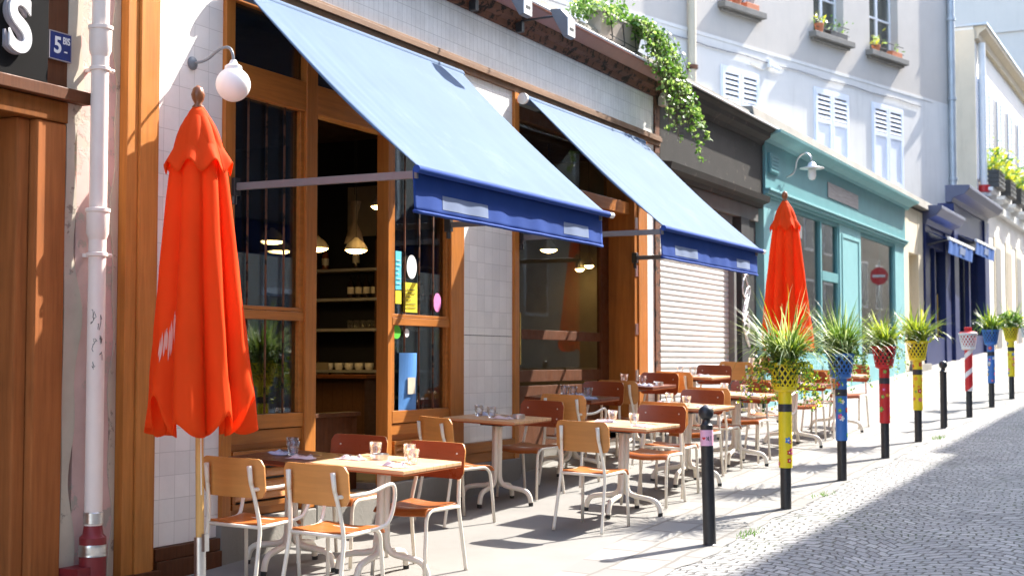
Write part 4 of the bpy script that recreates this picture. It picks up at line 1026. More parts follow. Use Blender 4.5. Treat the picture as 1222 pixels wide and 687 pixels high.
for wx, wy, lab in ((2.62, 12.9, 'small green weed at the pavement edge between the yellow and blue planters'), (2.66, 18.6, 'patch of green weeds in the cobbles near the plain far bollard'), (2.64, 10.6, 'tiny weed at the pavement edge behind the stickered bollard')):
    t = thing('weed', lab, 'weed', (wx, wy, G(wx, wy)-.005)); m = MB(); rr = random.Random(int(wy*10))
    for k in range(60):
        a = rr.uniform(0, 6.283); r = .16*rr.random(); p = Vector((r*math.cos(a)*.5, r*math.sin(a)*2.2, 0)); L = rr.uniform(.02,.055); d = Vector((rr.gauss(0,.5), rr.gauss(0,.5), 1)).normalized()
        m.face([p-Vector((.004,0,0)), p+Vector((.004,0,0)), p+d*L])
    m.build('foliage', 'leaf', t, False, False)
# ---------------------------------------------------------------- globe lamp, spotlights, box
p = onx(229, 76); lt = thing('wall_lamp', 'white opal globe lamp on a curved grey arm beside the parasol', 'lamp', (X, p.y, p.z))
m = MB(); m.lathe([(.045,0),(.045,.012),(.02,.03)], (0,0,0), 16); m.xf(Matrix.Translation((X, p.y, p.z)) @ Matrix.Rotation(R(90), 4, 'Y')); m.build('wall_plate', 'lamp_grey', lt, 40)
m = MB(); m.tube(smoothpath([(X, p.y, p.z), (X+.12, p.y, p.z+.005), (X+.22, p.y, p.z+.075), (X+.30, p.y, p.z+.085), (X+.335, p.y, p.z+.04), (X+.34, p.y, p.z-.03)], it=3), .0095, 10); m.build('arm', 'lamp_grey', lt, True)
gx, gc = X+.34, p.z-.17
m = MB(); m.lathe([(.018,.16),(.03,.135),(.055,.12),(.058,.085),(.054,.08)], (gx, p.y, gc), 20); m.build('collar', 'white_metal', lt, 40)
m = MB(); m.lathe([(max(.002, .112*math.cos(R(-90+165*k/16))), .112*math.sin(R(-90+165*k/16))) for k in range(17)], (gx, p.y, gc), 28); m.build('globe', 'globe', lt, True)
def spot(yb, lab):
    zb = ZB1+.03; t = thing('spotlight', lab, 'spotlight', (X, yb, zb), 0, 'floodlights on black arms above the awnings')
    m = MB(); m.box(X+.06, X+.13, yb-.03, yb+.03, zb-.06, zb+.04); m.build('wall_bracket', 'black_metal', t, bevel=.004)
    e = X+.50; m = MB(); m.tube([(X+.10, yb, zb+.05), (e, yb, zb+.06)], .011, 8); m.build('arm', 'black_metal', t)
    m = MB(); m.prism([(e-.05, zb+.11), (e+.06, zb+.10), (e+.13, zb+.02), (e+.13, zb-.16), (e+.09, zb-.17), (e-.02, zb+.03)], 'y', yb-.085, yb+.085); m.build('housing', 'grey_metal', t, bevel=.006)
    m = MB(); m.box(e+.131, e+.138, yb-.08, yb+.08, zb-.155, zb+.02); f = m.build('lens', 'white_metal', t)
    m = MB(); m.box(e+.139, e+.141, yb-.045, yb+.045, zb-.10, zb-.075); m.build('vent_slot', 'black_rubber', f)
spot(onx(566, 16, X+.1).y, 'floodlight on a black arm, left of the pair above the first awning'); spot(onx(621, 40, X+.1).y, 'floodlight on a black arm, right of the pair, nearer the ivy')
bx = thing('junction_box', 'small beige box at the end of the tiled fascia', 'box', (X, 16.1, 4.3))
m = MB(); m.box(X+.022, X+.10, 16.0, 16.14, 4.25, 4.42); m.build('casing', 'shade_cream', bx, bevel=.006)
m = MB(); m.box(X+.10, X+.104, 16.09, 16.12, 4.29, 4.33); m.tube([(X+.05,16.14,4.38),(X+.05,16.24,4.40),(X+.03,16.5,4.36)], .008, 6); m.build('socket', 'grey_metal', bx)
# planter trough with ivy on the roof edge
pa = onx(716, 40, X+.16); ya, yb = 14.0, 15.2; zt = ZB1+.40
tr = thing('planter_trough', 'taupe plastic trough on brackets at the roof edge', 'planter', (X+.1, 14.6, zt))
m = MB(); m.hexa([(X-.05,ya+.05,zt-.04),(X+.10,ya+.05,zt-.04),(X+.10,yb-.05,zt-.04),(X-.05,yb-.05,zt-.04),(X-.07,ya,zt+.20),(X+.14,ya,zt+.20),(X+.14,yb,zt+.20),(X-.07,yb,zt+.20)])
m.box(X-.08, X+.15, ya-.01, yb+.01, zt+.20, zt+.23); m.build('tray', 'trough', tr, bevel=.008)
m = MB()
for y in (ya+.25, ya+.6, ya+.95): m.tube([(X+.14,y,zt+.18),(X+.16,y,zt-.06),(X-.05,y,zt-.06)], .008, 6)
m.tube([(X+.155,ya+.2,zt-.02),(X+.155,yb-.2,zt-.02)], .008, 6); m.build('bracket', 'black_metal', tr)
iv = thing('ivy', 'green ivy spilling over the roof edge trough and gutter', 'ivy', (X+.1, 14.8, zt+.2))
rr = random.Random(5); lf = MB(); st = MB()
def leaves(c, spread, n, s0=.018, s1=.038, mis=(0,1)):
    for _ in range(n):
        q = Vector(c)+Vector((rr.gauss(0,spread), rr.gauss(0,spread), rr.gauss(0,spread*.8))); s = rr.uniform(s0, s1)
        nn = Vector((rr.gauss(.5,1), rr.gauss(-.1,1), rr.gauss(.7,1))).normalized(); u = nn.orthogonal().normalized(); u = Matrix.Rotation(rr.uniform(0,6.28), 3, nn) @ u; v = nn.cross(u)
        lf.face([q+u*s, q+u*s*.25+v*s*.75, q-u*s*.7+v*s*.45, q-u*s*.7-v*s*.45, q+u*s*.25-v*s*.75], rr.choice(mis))
for k in range(34):
    y = ya-.45+1.75*k/33; top = zt+.25+.10*math.sin(k*.4)
    leaves((X+.05+rr.uniform(-.08,.1), y, top if y > ya-.1 else top-.12), .075, 34)
for k in range(70):   # strands spilling over the right end
    y0 = rr.uniform(14.75, 15.4); L = rr.uniform(.3, 1.05)*(1.15 if y0 > 15.0 else .7); x0 = X+rr.uniform(.06,.2); pts = []
    dy = rr.uniform(.2, .9)
    for q in range(12):
        f = q/11; pts.append(Vector((x0+.20*math.sin(f*1.6), y0+dy*f, zt+.27+.06*math.sin(f*3)-L*f**1.6)))
    st.tube(pts, .003, 5)
    for q in pts[1:]: leaves(q, .032, 4, .015, .032)
for y0, L in ((15.95, 1.00), (16.20, .72), (15.9,.6)):   # the long hanging strands
    pts = [Vector((X+.30+.02*q, y0+.020*q+.05*math.sin(q*.4), zt-.15-L*q/11)) for q in range(12)]; st.tube(pts, .004, 5)
    for q in pts: leaves(q, .022, 11, .018, .032)
pts = [Vector((X+.2, 15.7+.07*q, zt-.06+.045*q)) for q in range(6)]; st.tube(pts, .003, 5)
for q in pts: leaves(q, .012, 3, .01, .02)
lf.build('foliage', ['leaf', 'leaf_pale'], iv); st.build('stems', 'stem', iv)

# ---------------------------------------------------------------- left neighbour
nb = thing('neighbour_house', 'pink and cream rendered house front with dark door at the left edge', 'house', (X, 5.9, 0))
yA = 6.30
m = MB(); m.box(X-.30, X-.02, 6.36, Yp0-.005, -.7, 5.3); part(m, 'wall', 'pink_wall', nb)
m = MB(); m.grid(lambda a, b: (X-.012+.004*math.sin(b*40), 6.265+(.10+.03*math.sin(b*23)+.02*math.sin(b*57))*a, -.7+6.0*b), 2, 90); part(m, 'render_edge', 'cream_wall', nb, solid=.02)
m = MB(); m.grid(lambda a, b: (X-.012, Yp0-.005-(.045+.018*math.sin(b*31)+.012*math.sin(b*71))*a, -.7+6.0*b), 2, 90, True); part(m, 'render_edge', 'cream_wall', nb, solid=.015)
m = MB(); m.box(X-.35, X+.0, 6.02, 6.255, -.7, 2.56); m.box(X-.35, X-.05, 5.92, 6.018, -.7, 2.56); part(m, 'door_frame', 'door_frame', nb, bevel=.012)
m = MB(); m.box(X-.35, X+.01, 3.2, 6.255, 2.562, 2.685); part(m, 'door_lintel', 'door_wood', nb, bevel=.006)
m = MB(); m.box(X-.28, X-.20, 3.2, 5.88, -.7, 2.56)
for a, b, z0, z1 in ((4.0,4.8,.2,1.1),(4.0,4.8,1.25,2.4),(4.95,5.75,.2,1.1),(4.95,5.75,1.25,2.4)): m.box(X-.199, X-.185, a, b, z0, z1)
d = part(m, 'door', 'door_wood', nb, bevel=.008)
m = MB(); m.box(X-.19, X-.16, 5.86, 5.885, 1.55, 1.70); m.box(X-.19, X-.16, 5.86, 5.885, .1, .25); part(m, 'hinge', 'black_metal', d)
m = MB(); m.box(X-.35, X+.05, 3.0, 6.40, 2.69, 2.765); part(m, 'sign_beam', 'wood_dark', nb, bevel=.006)
m = MB(); m.box(X-.35, X-.01, 6.085, 6.262, 2.768, 5.0); part(m, 'sign_surround', 'wood_dark', nb, bevel=.004)
m = MB(); m.box(X-.35, X-.05, 3.0, 6.262, 3.75, 5.3); part(m, 'upper_wall', 'cream_wall', nb)
m = MB(); m.box(X-.5, X-.36, -14, 6.3, -1.6, 5.3); m.box(X-.358, X-.06, -14, 3.0, -1.6, 5.3); part(m, 'rear_wall', 'pink_wall', nb)
sg = thing('shop_sign', 'flaking black sign board with a large white letter S', 'sign', (X, 5.2, 3.2))
m = MB(); m.box(X-.05, X+.015, 3.1, 6.082, 2.768, 3.74); part(m, 'board', 'board_black', sg, bevel=.004)
sm = FACE_STREET(Vector((X+.045, 5.835, 3.045)))
text('S', .44, 'letter_shadow_grey', sg, FACE_STREET(Vector((X+.027, 5.815, 3.035))), .012, 'letter_shadow_grey', .86, .012)  # offset grey copy of the S, coloured as its shadow
text('S', .44, 'letter_white', sg, sm, .006, 'letter', .86, .012)
pn = thing('number_plate', 'blue enamel plate reading 5 BIS beside the sign', 'number plate', (X, 6.19, 3.0))
pc = Vector((X-.004, 6.188, 3.008)); 
m = MB(); m.box(X-.009, X+.004, pc.y-.088, pc.y+.088, pc.z-.082, pc.z+.082); part(m, 'plate', 'enamel_blue', pn, bevel=.004)
m = MB()
for a, b, c, e in ((-.088,.088,.078,.084),(-.088,.088,-.084,-.078),(-.090,-.084,-.084,.084),(.084,.090,-.084,.084)): m.box(X-.008, X+.0055, pc.y+a, pc.y+b, pc.z+c, pc.z+e)
part(m, 'rim', 'letter_shadow_grey', pn)
text('5', .135, 'enamel_white', pn, FACE_STREET(pc+Vector((.009, -.022, 0))), .001, 'numeral', .95, .003)
text('BIS', .058, 'enamel_white', pn, FACE_STREET(pc+Vector((.009, .047, .036))), .001, 'small_letters', .8, .001)
m = MB(); m.box(X+.0042, X+.0055, pc.y+.030, pc.y+.055, pc.z-.032, pc.z-.024); part(m, 'dash', 'enamel_white', pn)
# rain pipe
dp = thing('drainpipe', 'pinkish white rain pipe with red cast iron foot at the left', 'drainpipe', (X+.075, 6.42, -.3))
px, py = X+.085, 6.43
m = MB(); m.lathe([(.052,.05),(.052,5.3)], (px, py, 0), 20); part(m, 'pipe', 'pipe_white', dp, smooth=40)
m = MB()
for z in (1.99, 3.085): m.lathe([(.052,-.10),(.066,-.06),(.068,.06),(.074,.065),(.074,.085),(.056,.09)], (px, py, z), 20, False)
part(m, 'socket_joint', 'pipe_white', dp, smooth=40)
m = MB()
for z in (1.79, 2.90): m.lathe([(.056,0),(.062,.003),(.062,.022),(.056,.025)], (px, py, z), 20, False); m.box(X-.05, px-.05, py-.012, py+.012, z, z+.022); m.tube([(px+.02,py+.066,z+.012),(px+.02,py+.095,z+.012)], .012, 8)
part(m, 'bracket', 'pipe_white', dp, smooth=40)
m = MB(); m.lathe([(.055,.02),(.058,.022),(.058,.085),(.055,.088)], (px, py, .20), 22, False); m.lathe([(.079,0),(.082,.004),(.080,.02),(.083,.03),(.080,.045),(.083,.055),(.079,.07)], (px, py, .03), 22, False); part(m, 'steel_clamp', 'steel', dp, smooth=40)
m = MB(); m.lathe([(.078,-.5),(.078,.0),(.060,.02),(.053,.07)], (px, py, .14), 22, False); m.box(X-.02, px+.045, py-.17, py+.055, -.75, -.025); ft = part(m, 'cast_iron_foot', 'red_paint', dp, smooth=40)
m = MB(); m.box(px+.046, px+.048, py-.005, py+.03, -.14, -.085); part(m, 'small_label', 'white_paper', ft)
# scribble on the pipe
m = MB(); rr = random.Random(3)
for k in range(7):
    pts = []; th = -.9+rr.uniform(-.35,.35); z = 1.47-.05*k
    for q in range(9):
        th += rr.uniform(-.22,.22); z += rr.uniform(-.035,.030); pts.append((px+.0527*math.cos(th), py+.0527*math.sin(th), z))
    m.tube(pts, .0016, 4)
part(m, 'pen_scribble', 'ink', dp)

# ---------------------------------------------------------------- dark closed shop with roller shutter
y0, y1 = yEnd+.01, 20.36
ds = thing('closed_shop', 'weathered dark grey shop front with its white roller shutter down', 'shop', (X, 18.2, .2))
m = MB(); m.box(X-.3, X+.02, y0, y1, 3.60, 4.36); part(m, 'frieze', 'dark_front', ds)
m = MB(); m.prism([(X-.1,4.36),(X+.03,4.362),(X+.06,4.42),(X+.14,4.47),(X+.16,4.53),(X+.22,4.56),(X+.23,4.60),(X-.1,4.60)], 'y', y0+.09, y1-.003); part(m, 'cornice', 'dark_front', ds)
m = MB(); m.prism([(X-.1,3.42),(X+.04,3.42),(X+.06,3.47),(X+.15,3.50),(X+.17,3.58),(X+.03,3.60),(X-.1,3.60)], 'y', y0+.02, y1-.10); part(m, 'architrave', 'dark_front', ds)
m = MB(); m.box(X-.3, X-.02, y0, y1-.1, 3.22, 3.42); m.box(X-.3, X-.08, y0, 19.2, 3.02, 3.218); part(m, 'lintel', 'mid_grey', ds, bevel=.004)
m = MB(); m.box(X-.3, X+.0, 19.36, 19.75, .2, 3.218); m.box(X-.3, X-.06, 19.752, y1-.12, .2, 3.218); part(m, 'side_pilaster', 'dark_grey', ds, bevel=.005)
m = MB(); m.box(X-.2, X-.04, y0, 16.22, .2, 3.218); m.box(X-.2, X-.03, 19.10, 19.20, .2, 3.018); part(m, 'shutter_rail', 'mid_grey', ds)
m = MB(); z = gz(17.7)+.06
while z < 2.99:
    m.prism([(X-.16, z), (X-.121, z+.002), (X-.113, z+.016), (X-.111, z+.038), (X-.115, z+.060), (X-.121, z+.069), (X-.16, z+.070)], 'y', 16.222, 19.098); z += .0705
sr = part(m, 'roller_shutter', 'roller', ds)
m = MB(); m.box(X-.14, X-.10, 16.222, 19.098, gz(17.7)-.1, gz(17.7)+.058); part(m, 'bottom_bar', 'grey_metal', sr)
m = MB(); m.box(X-.5, X-.02, y0, y1, gz(17)-.3, gz(16.2)+.02); part(m, 'threshold', 'stone_base', ds)
m = MB(); rr = random.Random(9)   # painted scrawl on the pilaster
for k in range(5):
    cy, cz = 19.56+rr.uniform(-.06,.06), 1.55+.22*k*.8; pts = [(X+.003, cy+.13*math.cos(a*.7+k), cz+.17*math.sin(a*.55+k*2)) for a in range(13)]; m.tube(pts, .012, 5)
part(m, 'spray_scrawl', 'white_paint', ds)
m = MB(); m.box(X-.05, X-.01, yEnd-.02, y1, 4.605, 4.62); m.tube([(X+.245, yEnd+.2, 4.60), (X+.245, 30.6, 4.585)], .014, 8); part(m, 'gutter_lip', 'white_metal', ds)

# ---------------------------------------------------------------- teal shop
t0, t1 = 20.36, 30.7
ts = thing('teal_shop', 'teal painted shop front with two large display windows', 'shop', (X, 25.5, .5))
zf0, zf1 = 3.74, 4.42
m = MB(); m.box(X-.3, X+.06, t0, t1, zf0, zf1); part(m, 'frieze', 'teal', ts)
m = MB(); m.prism([(X-.1,zf1+.002),(X+.08,zf1+.002),(X+.10,zf1+.05),(X+.20,zf1+.10),(X+.30,zf1+.125),(X+.31,zf1+.165),(X-.1,zf1+.165)], 'y', t0-.02, t1+.30); part(m, 'cornice', 'teal_light', ts)
m = MB()
for a, b, d in ((zf0-.13, zf0-.09, .05), (zf0-.088, zf0-.04, .10), (zf0-.038, zf0-.002, .13)): m.box(X-.1, X+d, t0+.02, t1+.06, a, b)
part(m, 'architrave', 'teal_light', ts, bevel=.006)
yb_ = [t0, fy(948), fy(1000), fy(1027), fy(1071), t1]
m = MB(); m.box(X-.3, X+.03, t0, 22.05, .4, zf0-.132); m.box(X-.3, X+.03, 25.0, 26.65, .5, zf0-.132); m.box(X-.3, X+.03, 29.75, t1, .8, zf0-.132)
part(m, 'pilaster', 'teal_light', ts, bevel=.006); m = MB(); m.box(X+.031, X+.045, 25.15, 25.22, 1.5, 3.45); m.box(X+.031, X+.045, 26.43, 26.5, 1.5, 3.45); m.box(X+.031, X+.045, 25.222, 26.428, 3.38, 3.45); m.box(X+.031, X+.045, 25.222, 26.428, 1.5, 1.57)
part(m, 'panel_moulding', 'teal_light', ts, bevel=.006)
zb = 1.32
m = MB(); m.box(X-.3, X+.05, 22.052, 24.998, .3, zb-.1); m.box(X-.3, X+.05, 26.652, 29.748, .5, zb); m.box(X-.3, X+.02, t0, t1, .1, .62)
part(m, 'stall_riser', 'teal_light', ts, bevel=.006); m = MB()
for a, b in ((22.2,23.4),(23.6,24.85),(26.8,28.1),(28.3,29.6)): m.box(X+.051, X+.062, a, b, .78, zb-.2)
part(m, 'panel_moulding', 'teal_light', ts, bevel=.006)
def twin(a, b, mull, zrail=None):
    m = MB(); m.box(X-.08, X+.01, a, a+.07, zb-.098, zf0-.134); m.box(X-.08, X+.01, b-.07, b, zb-.098, zf0-.134); m.box(X-.08, X+.01, a+.072, b-.072, zb-.098, zb+.0); m.box(X-.08, X+.01, a+.072, b-.072, zf0-.20, zf0-.136)
    for y in mull: m.box(X-.08, X+.015, y, y+.09, zb+.002, zf0-.202)
    if zrail: m.box(X-.08, X+.02, mull[-1]+.092, b-.072, zrail, zrail+.16)
    w = part(m, 'window', 'teal', ts, bevel=.004); g = MB(); g.box(X-.04, X-.034, a+.07, b-.07, zb, zf0-.2); part(g, 'pane', 'shop_glass', w)
twin(22.052, 24.998, [23.72], 2.55); twin(26.652, 29.748, [])
m = MB(); m.box(-3.2, -3.1, t0, t1, 0, 4.3); m.box(-3.1, X-.31, t0, t0+.1, 0, 4.3); m.box(-3.1, X-.31, t1-.1, t1, 0, 4.3); part(m, 'back_wall', 'room_pale', ts)
m = MB(); m.box(-3.1, X-.31, t0+.1, t1-.1, 4.0, 4.1); m.box(-3.1, X-.31, t0+.1, t1-.1, .8, .9); part(m, 'ceiling', 'room_dark', ts)
m = MB(); a, b = onx(983, 236, X+.065), onx(1022, 250, X+.065); 
m.hexa([(X+.062,24.05,3.98),(X+.075,24.05,3.98),(X+.075,26.3,3.98),(X+.062,26.3,3.98),(X+.062,24.05,4.24),(X+.075,24.05,4.24),(X+.075,26.3,4.24),(X+.062,26.3,4.24)])
part(m, 'faded_sign', 'sign_brown', ts)
m = MB(); m.box(X+.062, X+.10, 20.5, 20.95, 3.98, 4.28)
for k in range(5): m.box(X+.101, X+.11, 20.53, 20.92, 4.0+.055*k, 4.03+.055*k)
part(m, 'vent_grille', 'teal', ts, bevel=.003)
m = MB(); m.box(X+.02, X+.028, 22.2, 22.5, 3.15, 3.35); part(m, 'small_box', 'grey_metal', ts)
# gooseneck lamp
gp = onx(948, 190, X+.06); gl = thing('gooseneck_lamp', 'small bulkhead lamp on a curved arm over the teal shop', 'lamp', (X+.06, 21.55, 4.05))
m = MB(); m.tube(smoothpath([(X+.06,21.5,4.02),(X+.20,21.5,4.08),(X+.22,21.5,4.30),(X+.36,21.5,4.40),(X+.45,21.5,4.32),(X+.46,21.5,4.22)], it=3), .012, 8); m.build('arm', 'steel', gl, True)
m = MB(); m.lathe([(.02,.10),(.05,.08),(.07,.03),(.19,.0),(.19,-.008),(.06,-.008)], (X+.46,21.5,4.14), 22, False); m.build('lamp_shade', 'white_metal', gl, True)
m = MB(); m.lathe([(.06,-.01),(.065,-.12),(.045,-.17),(.01,-.185)], (X+.46,21.5,4.14), 16); m.build('lamp_glass', 'globe', gl, True)
# mannequin torso in the right window
mq = thing('mannequin', 'dark clothed shop mannequin torso in the right teal window', 'mannequin', (X-.7, 27.6, .9))
m = MB(); m.lathe([(.10,0),(.15,.10),(.17,.25),(.13,.45),(.17,.68),(.19,.80),(.12,.90),(.05,.95),(.045,1.0)], (X-.7, 27.6, 1.35), 18); m.build('torso', 'ink', mq, True)
m = MB(); m.tube([(X-.7,27.6,.9),(X-.7,27.6,1.36)], .02, 8); m.lathe([(.16,0),(.16,.02),(.03,.03)], (X-.7,27.6,.9), 18); m.build('stand', 'steel', mq)
mq2 = thing('mannequin', 'bare pale mannequin torso in the right teal window', 'mannequin', (X-.7, 28.3, .9))
m = MB(); m.lathe([(.10,0),(.15,.10),(.17,.25),(.13,.45),(.17,.66),(.18,.76),(.11,.86),(.05,.90),(.045,.96)], (X-.7, 28.3, 1.42), 18); m.build('torso', 'skin', mq2, True)
m = MB(); m.tube([(X-.7,28.3,.9),(X-.7,28.3,1.43)], .02, 8); m.lathe([(.16,0),(.16,.02),(.03,.03)], (X-.7,28.3,.9), 18); m.build('stand', 'steel', mq2)

# ---------------------------------------------------------------- stone doorway, roof edge
sd = thing('stone_doorway', 'narrow cream stone doorway between the teal and the navy shops', 'doorway', (X, 31.8, .8))
m = MB(); m.box(X-.4, X+.0, t1+.003, 31.35, .5, 4.55); m.box(X-.4, X+.0, 32.45, 33.0, .5, 4.55); m.box(X-.4, X-.01, 31.352, 32.448, 3.55, 4.55); part(m, 'stone_jamb', 'cream_stone', sd, bevel=.01)
m = MB(); m.box(X-.39, X-.30, 31.352, 32.448, .5, 3.548); part(m, 'door', 'cream_stone', sd)
m = MB(); m.box(X-.4, X+.25, 31.30, 32.50, .5, G(0,32)+.14); part(m, 'doorstep', 'concrete', sd, bevel=.01)
m = MB(); m.box(X+.001, X+.010, 32.55, 32.80, 1.75, 2.35); part(m, 'yellow_notice', 'yellow_paper', sd)
er = thing('roof_edge', 'long grey concrete roof edge running over the shop fronts', 'roof edge', (X, 26, 4.6))
m = MB(); m.hexa([(X-.3,19.61,4.625),(X+.14,19.61,4.625),(X+.14,37.6,4.60),(X-.3,37.6,4.60),(X-.3,19.61,4.86),(X+.10,19.61,4.83),(X+.10,37.6,4.80),(X-.3,37.6,4.83)]); part(m, 'edge', 'concrete', er, bevel=.01)
m = MB(); m.hexa([(-5.5,19.61,4.55),(X-.302,19.61,4.55),(X-.302,37.6,4.55),(-1.2,37.6,4.55),(-5.5,19.61,4.80),(X-.302,19.61,4.78),(X-.302,37.6,4.78),(-1.2,37.6,4.80)]); part(m, 'roof', 'zinc', er)

# ---------------------------------------------------------------- navy shop with small awnings
nv = thing('navy_shop', 'dark navy shop front with stepped cornices beyond the stone doorway', 'shop', (X, 37, 1.2))
n0, n1, n2 = 33.05, 36.4, 42.6
def corn(ya, yb, z, d=.42):
    m = MB(); m.prism([(X-.1,z-.42),(X+.06,z-.42),(X+.10,z-.30),(X+d-.12,z-.22),(X+d,z-.08),(X+d,z),(X-.1,z+.02)], 'y', ya, yb); return m
part(corn(n0, n1, 4.72), 'cornice', 'navy_light', nv, bevel=.01); part(corn(n1+.2, n2, 5.58, .5), 'cornice', 'navy_light', nv, bevel=.01)
m = MB(); m.box(X-.3, X+.04, n0, n0+.55, .6, 4.3); m.box(X-.3, X+.04, n1-.7, n1, .6, 4.3); m.box(X-.3, X+.0, n0+.552, n1-.702, 3.85, 4.3)
m.box(X-.3, X+.10, n1+.25, n1+.9, .6, 5.15); m.box(X-.3, X+.10, n2-.8, n2, .6, 5.15); m.box(X-.3, X+.05, n1+.902, n2-.802, 4.2, 5.15); part(m, 'pilaster', 'navy', nv, bevel=.01)
m = MB(); m.box(X-.3, X-.0, n0+.552, n1-.702, .6, 1.75); m.box(X-.3, X+.03, n1+.902, n2-.802, .6, 1.9); m.box(X-.1, X+.0, n0+1.4, n0+1.55, 1.752, 3.848); m.box(X-.1, X+.02, 39.4, 39.6, 1.902, 4.198); part(m, 'stall_riser', 'navy', nv, bevel=.008)
g = MB(); g.box(X-.12, X-.11, n0+.552, n1-.702, 1.752, 3.848); g.box(X-.12, X-.11, n1+.902, n2-.802, 1.902, 4.198); part(g, 'pane', 'shop_glass', nv)
m = MB(); m.box(-2.6, -2.5, n0, n2, .6, 5.0); m.box(-2.5, X-.31, n0, n2, 4.4, 4.5); m.box(-2.5, X-.31, n0, n0+.1, .6, 4.4); m.box(-2.5, X-.31, n2-.1, n2, .6, 4.4); part(m, 'back_wall', 'room_pale', nv)
m = MB(); m.tube([(X+.08, n0+1.2, 1.7), (X+.08, n0+1.2, 2.75)], .016, 8); part(m, 'door_handle', 'brass', nv)
def small_awn(ya, yb, z, lab):
    t = thing('small_awning', lab, 'awning', (X, (ya+yb)/2, z), 0, 'small blue awnings on the navy shop')
    m = MB(); m.grid(lambda p, q: (X+.06+.47*q, ya+(yb-ya)*p, z+.20-.20*q), 8, 6); m.build('canopy', 'valance', t, solid=.006)
    m = MB(); m.grid(lambda p, q: (X+.54-.03*q+.01*math.sin(p*30), ya+(yb-ya)*p, z-.02-.30*q), 30, 4); v = m.build('valance', 'small_valance', t, solid=.004)
    m = MB(); m.grid(lambda p, q: (X+.553-.02*q, ya+(yb-ya)*(.42+.22*p), z-.08-.16*q), 6, 2); m.build('faded_print', 'smear', v)
    m = MB(); m.box(X+.50, X+.56, ya-.03, yb+.03, z-.02, z+.05); m.build('front_bar', 'white_metal', t, bevel=.01)
    for y in (ya+.1, yb-.1):
        m = MB(); m.tube([(X+.04,y,z-.10),(X+.52,y,z)], .018, 6); m.build('arm', 'black_metal', t)
small_awn(33.25, 36.75, 3.96, 'small blue awning on the lower navy cornice, nearer the teal shop'); small_awn(37.25, 40.5, 4.22, 'small blue awning under the taller navy cornice farther along')
# ---------------------------------------------------------------- rendered building turned away behind the shops
PHI = R(16); P0 = Vector((-.65, 40, 0)); wt = Vector((math.sin(PHI), math.cos(PHI), 0)); wn = Vector((math.cos(PHI), -math.sin(PHI), 0))
def onw(u, v):
    d = ray(u, v); k = (P0-EYE).dot(wn)/d.dot(wn); p = EYE+d*k; return (p-P0).dot(wt), p.z
ub = thing('apartment_building', 'tall pale rendered building rising behind the low shop fronts', 'building', (P0.x, P0.y, 0), -PHI)
ORG[ub.name] = Vector()
def uw(mb, name, mat, parent=ub, **k): return mb.build(name, mat, parent, world=False, **k)
# openings (t0,t1,z0,z1): upper windows recessed, shutters flat on the lower wall
wins = []
for (ul, ur, vs) in ((863, 900, 0), (971, 1007, 36), (1038, 1072, 58)):
    a = onw(ul, vs+6)[0]; b = onw(ur, vs+18)[0]; wins.append((a, b, 8.98, 11.2))
T0, T1, ZB, ZT = -36.0, .15, 3.0, 16.0
m = MB(); cur = T0
for a, b, z0, z1 in wins:
    m.box(-.4, 0, cur, a, ZB, ZT); m.box(-.4, 0, a, b, ZB, z0); m.box(-.4, 0, a, b, z1, ZT); cur = b
m.box(-.4, 0, cur, T1, ZB, ZT); uw(m, 'wall', 'wall_upper')
m = MB(); m.box(.0, .012, T0, T1-1.2, 8.12, 8.22); uw(m, 'string_course', 'wall_upper', bevel=.008)
GP = 'flower pots on the window sills'
def pot(t, z, x, r, h, leafy, lab, trough=0):
    w = ub.matrix_basis
    p = P0+wt*t+wn*x; o = thing('flower_pot', lab, 'flower pot', (p.x, p.y, z), -PHI, GP)
    m = MB()
    if trough: m.box(-.08,.08,-trough/2,trough/2,0,h); m.build('pot', 'terracotta' if trough < .6 else 'pot_dark', o, world=False, bevel=.01)
    else: m.lathe([(r*.7,0),(r*.95,h*.8),(r,h*.8),(r,h)], (0,0,0), 14); m.build('pot', 'terracotta', o, 40, False)
    if leafy:
        m = MB(); rr = random.Random(int(t*100) % 977)
        for k in range(leafy):
            c = Vector((rr.gauss(0,.09), rr.gauss(0,.10+trough*.25), h+abs(rr.gauss(.08,.12)))); s = rr.uniform(.03,.07); n = Vector((rr.gauss(0,1),rr.gauss(0,1),rr.gauss(.5,1))).normalized(); u = n.orthogonal().normalized(); v = n.cross(u)
            m.face([c+u*s, c+v*s*.45, c-u*s, c-v*s*.45], rr.randrange(2))
        m.build('foliage', ['leaf_yel' if leafy % 2 else 'leaf', 'leaf_pale'], o, False, False)
for i, (a, b, z0, z1) in enumerate(wins):
    m = MB(); m.box(-.26, -.20, a, a+.07, z0, z1); m.box(-.26, -.20, b-.07, b, z0, z1); m.box(-.26, -.20, (a+b)/2-.05, (a+b)/2+.05, z0, z1); m.box(-.26, -.20, a+.07, b-.07, z0, z0+.08); m.box(-.255, -.205, a+.07, b-.07, z0+.95, z0+1.0)
    w = uw(m, 'window', 'white_paint', bevel=.006); g = MB(); g.box(-.235, -.23, a+.07, b-.07, z0+.08, z1); uw(g, 'pane', 'glass', w)
    c = MB(); c.grid(lambda p, q: (-.30+.015*math.sin(p*40), a+.07+(b-a-.14)*p, z0+.08+(z1-z0)*q), 40, 2); uw(c, 'curtain', 'room_wall', w)
    s = MB(); s.box(-.26, .20, a-.22, b+.22, z0-.14, z0-.005); s.box(-.2, .10, a-.15, b+.15, z0-.20, z0-.142); uw(s, 'sill', 'concrete', w, bevel=.01)
    r = MB(); r.tube([(.12,a-.05,z0+.30),(.12,b+.05,z0+.30)], .012, 6); r.tube([(.12,a-.05,z0+.12),(.12,b+.05,z0+.12)], .012, 6)
    if i: uw(r, 'railing', 'black_metal', w)
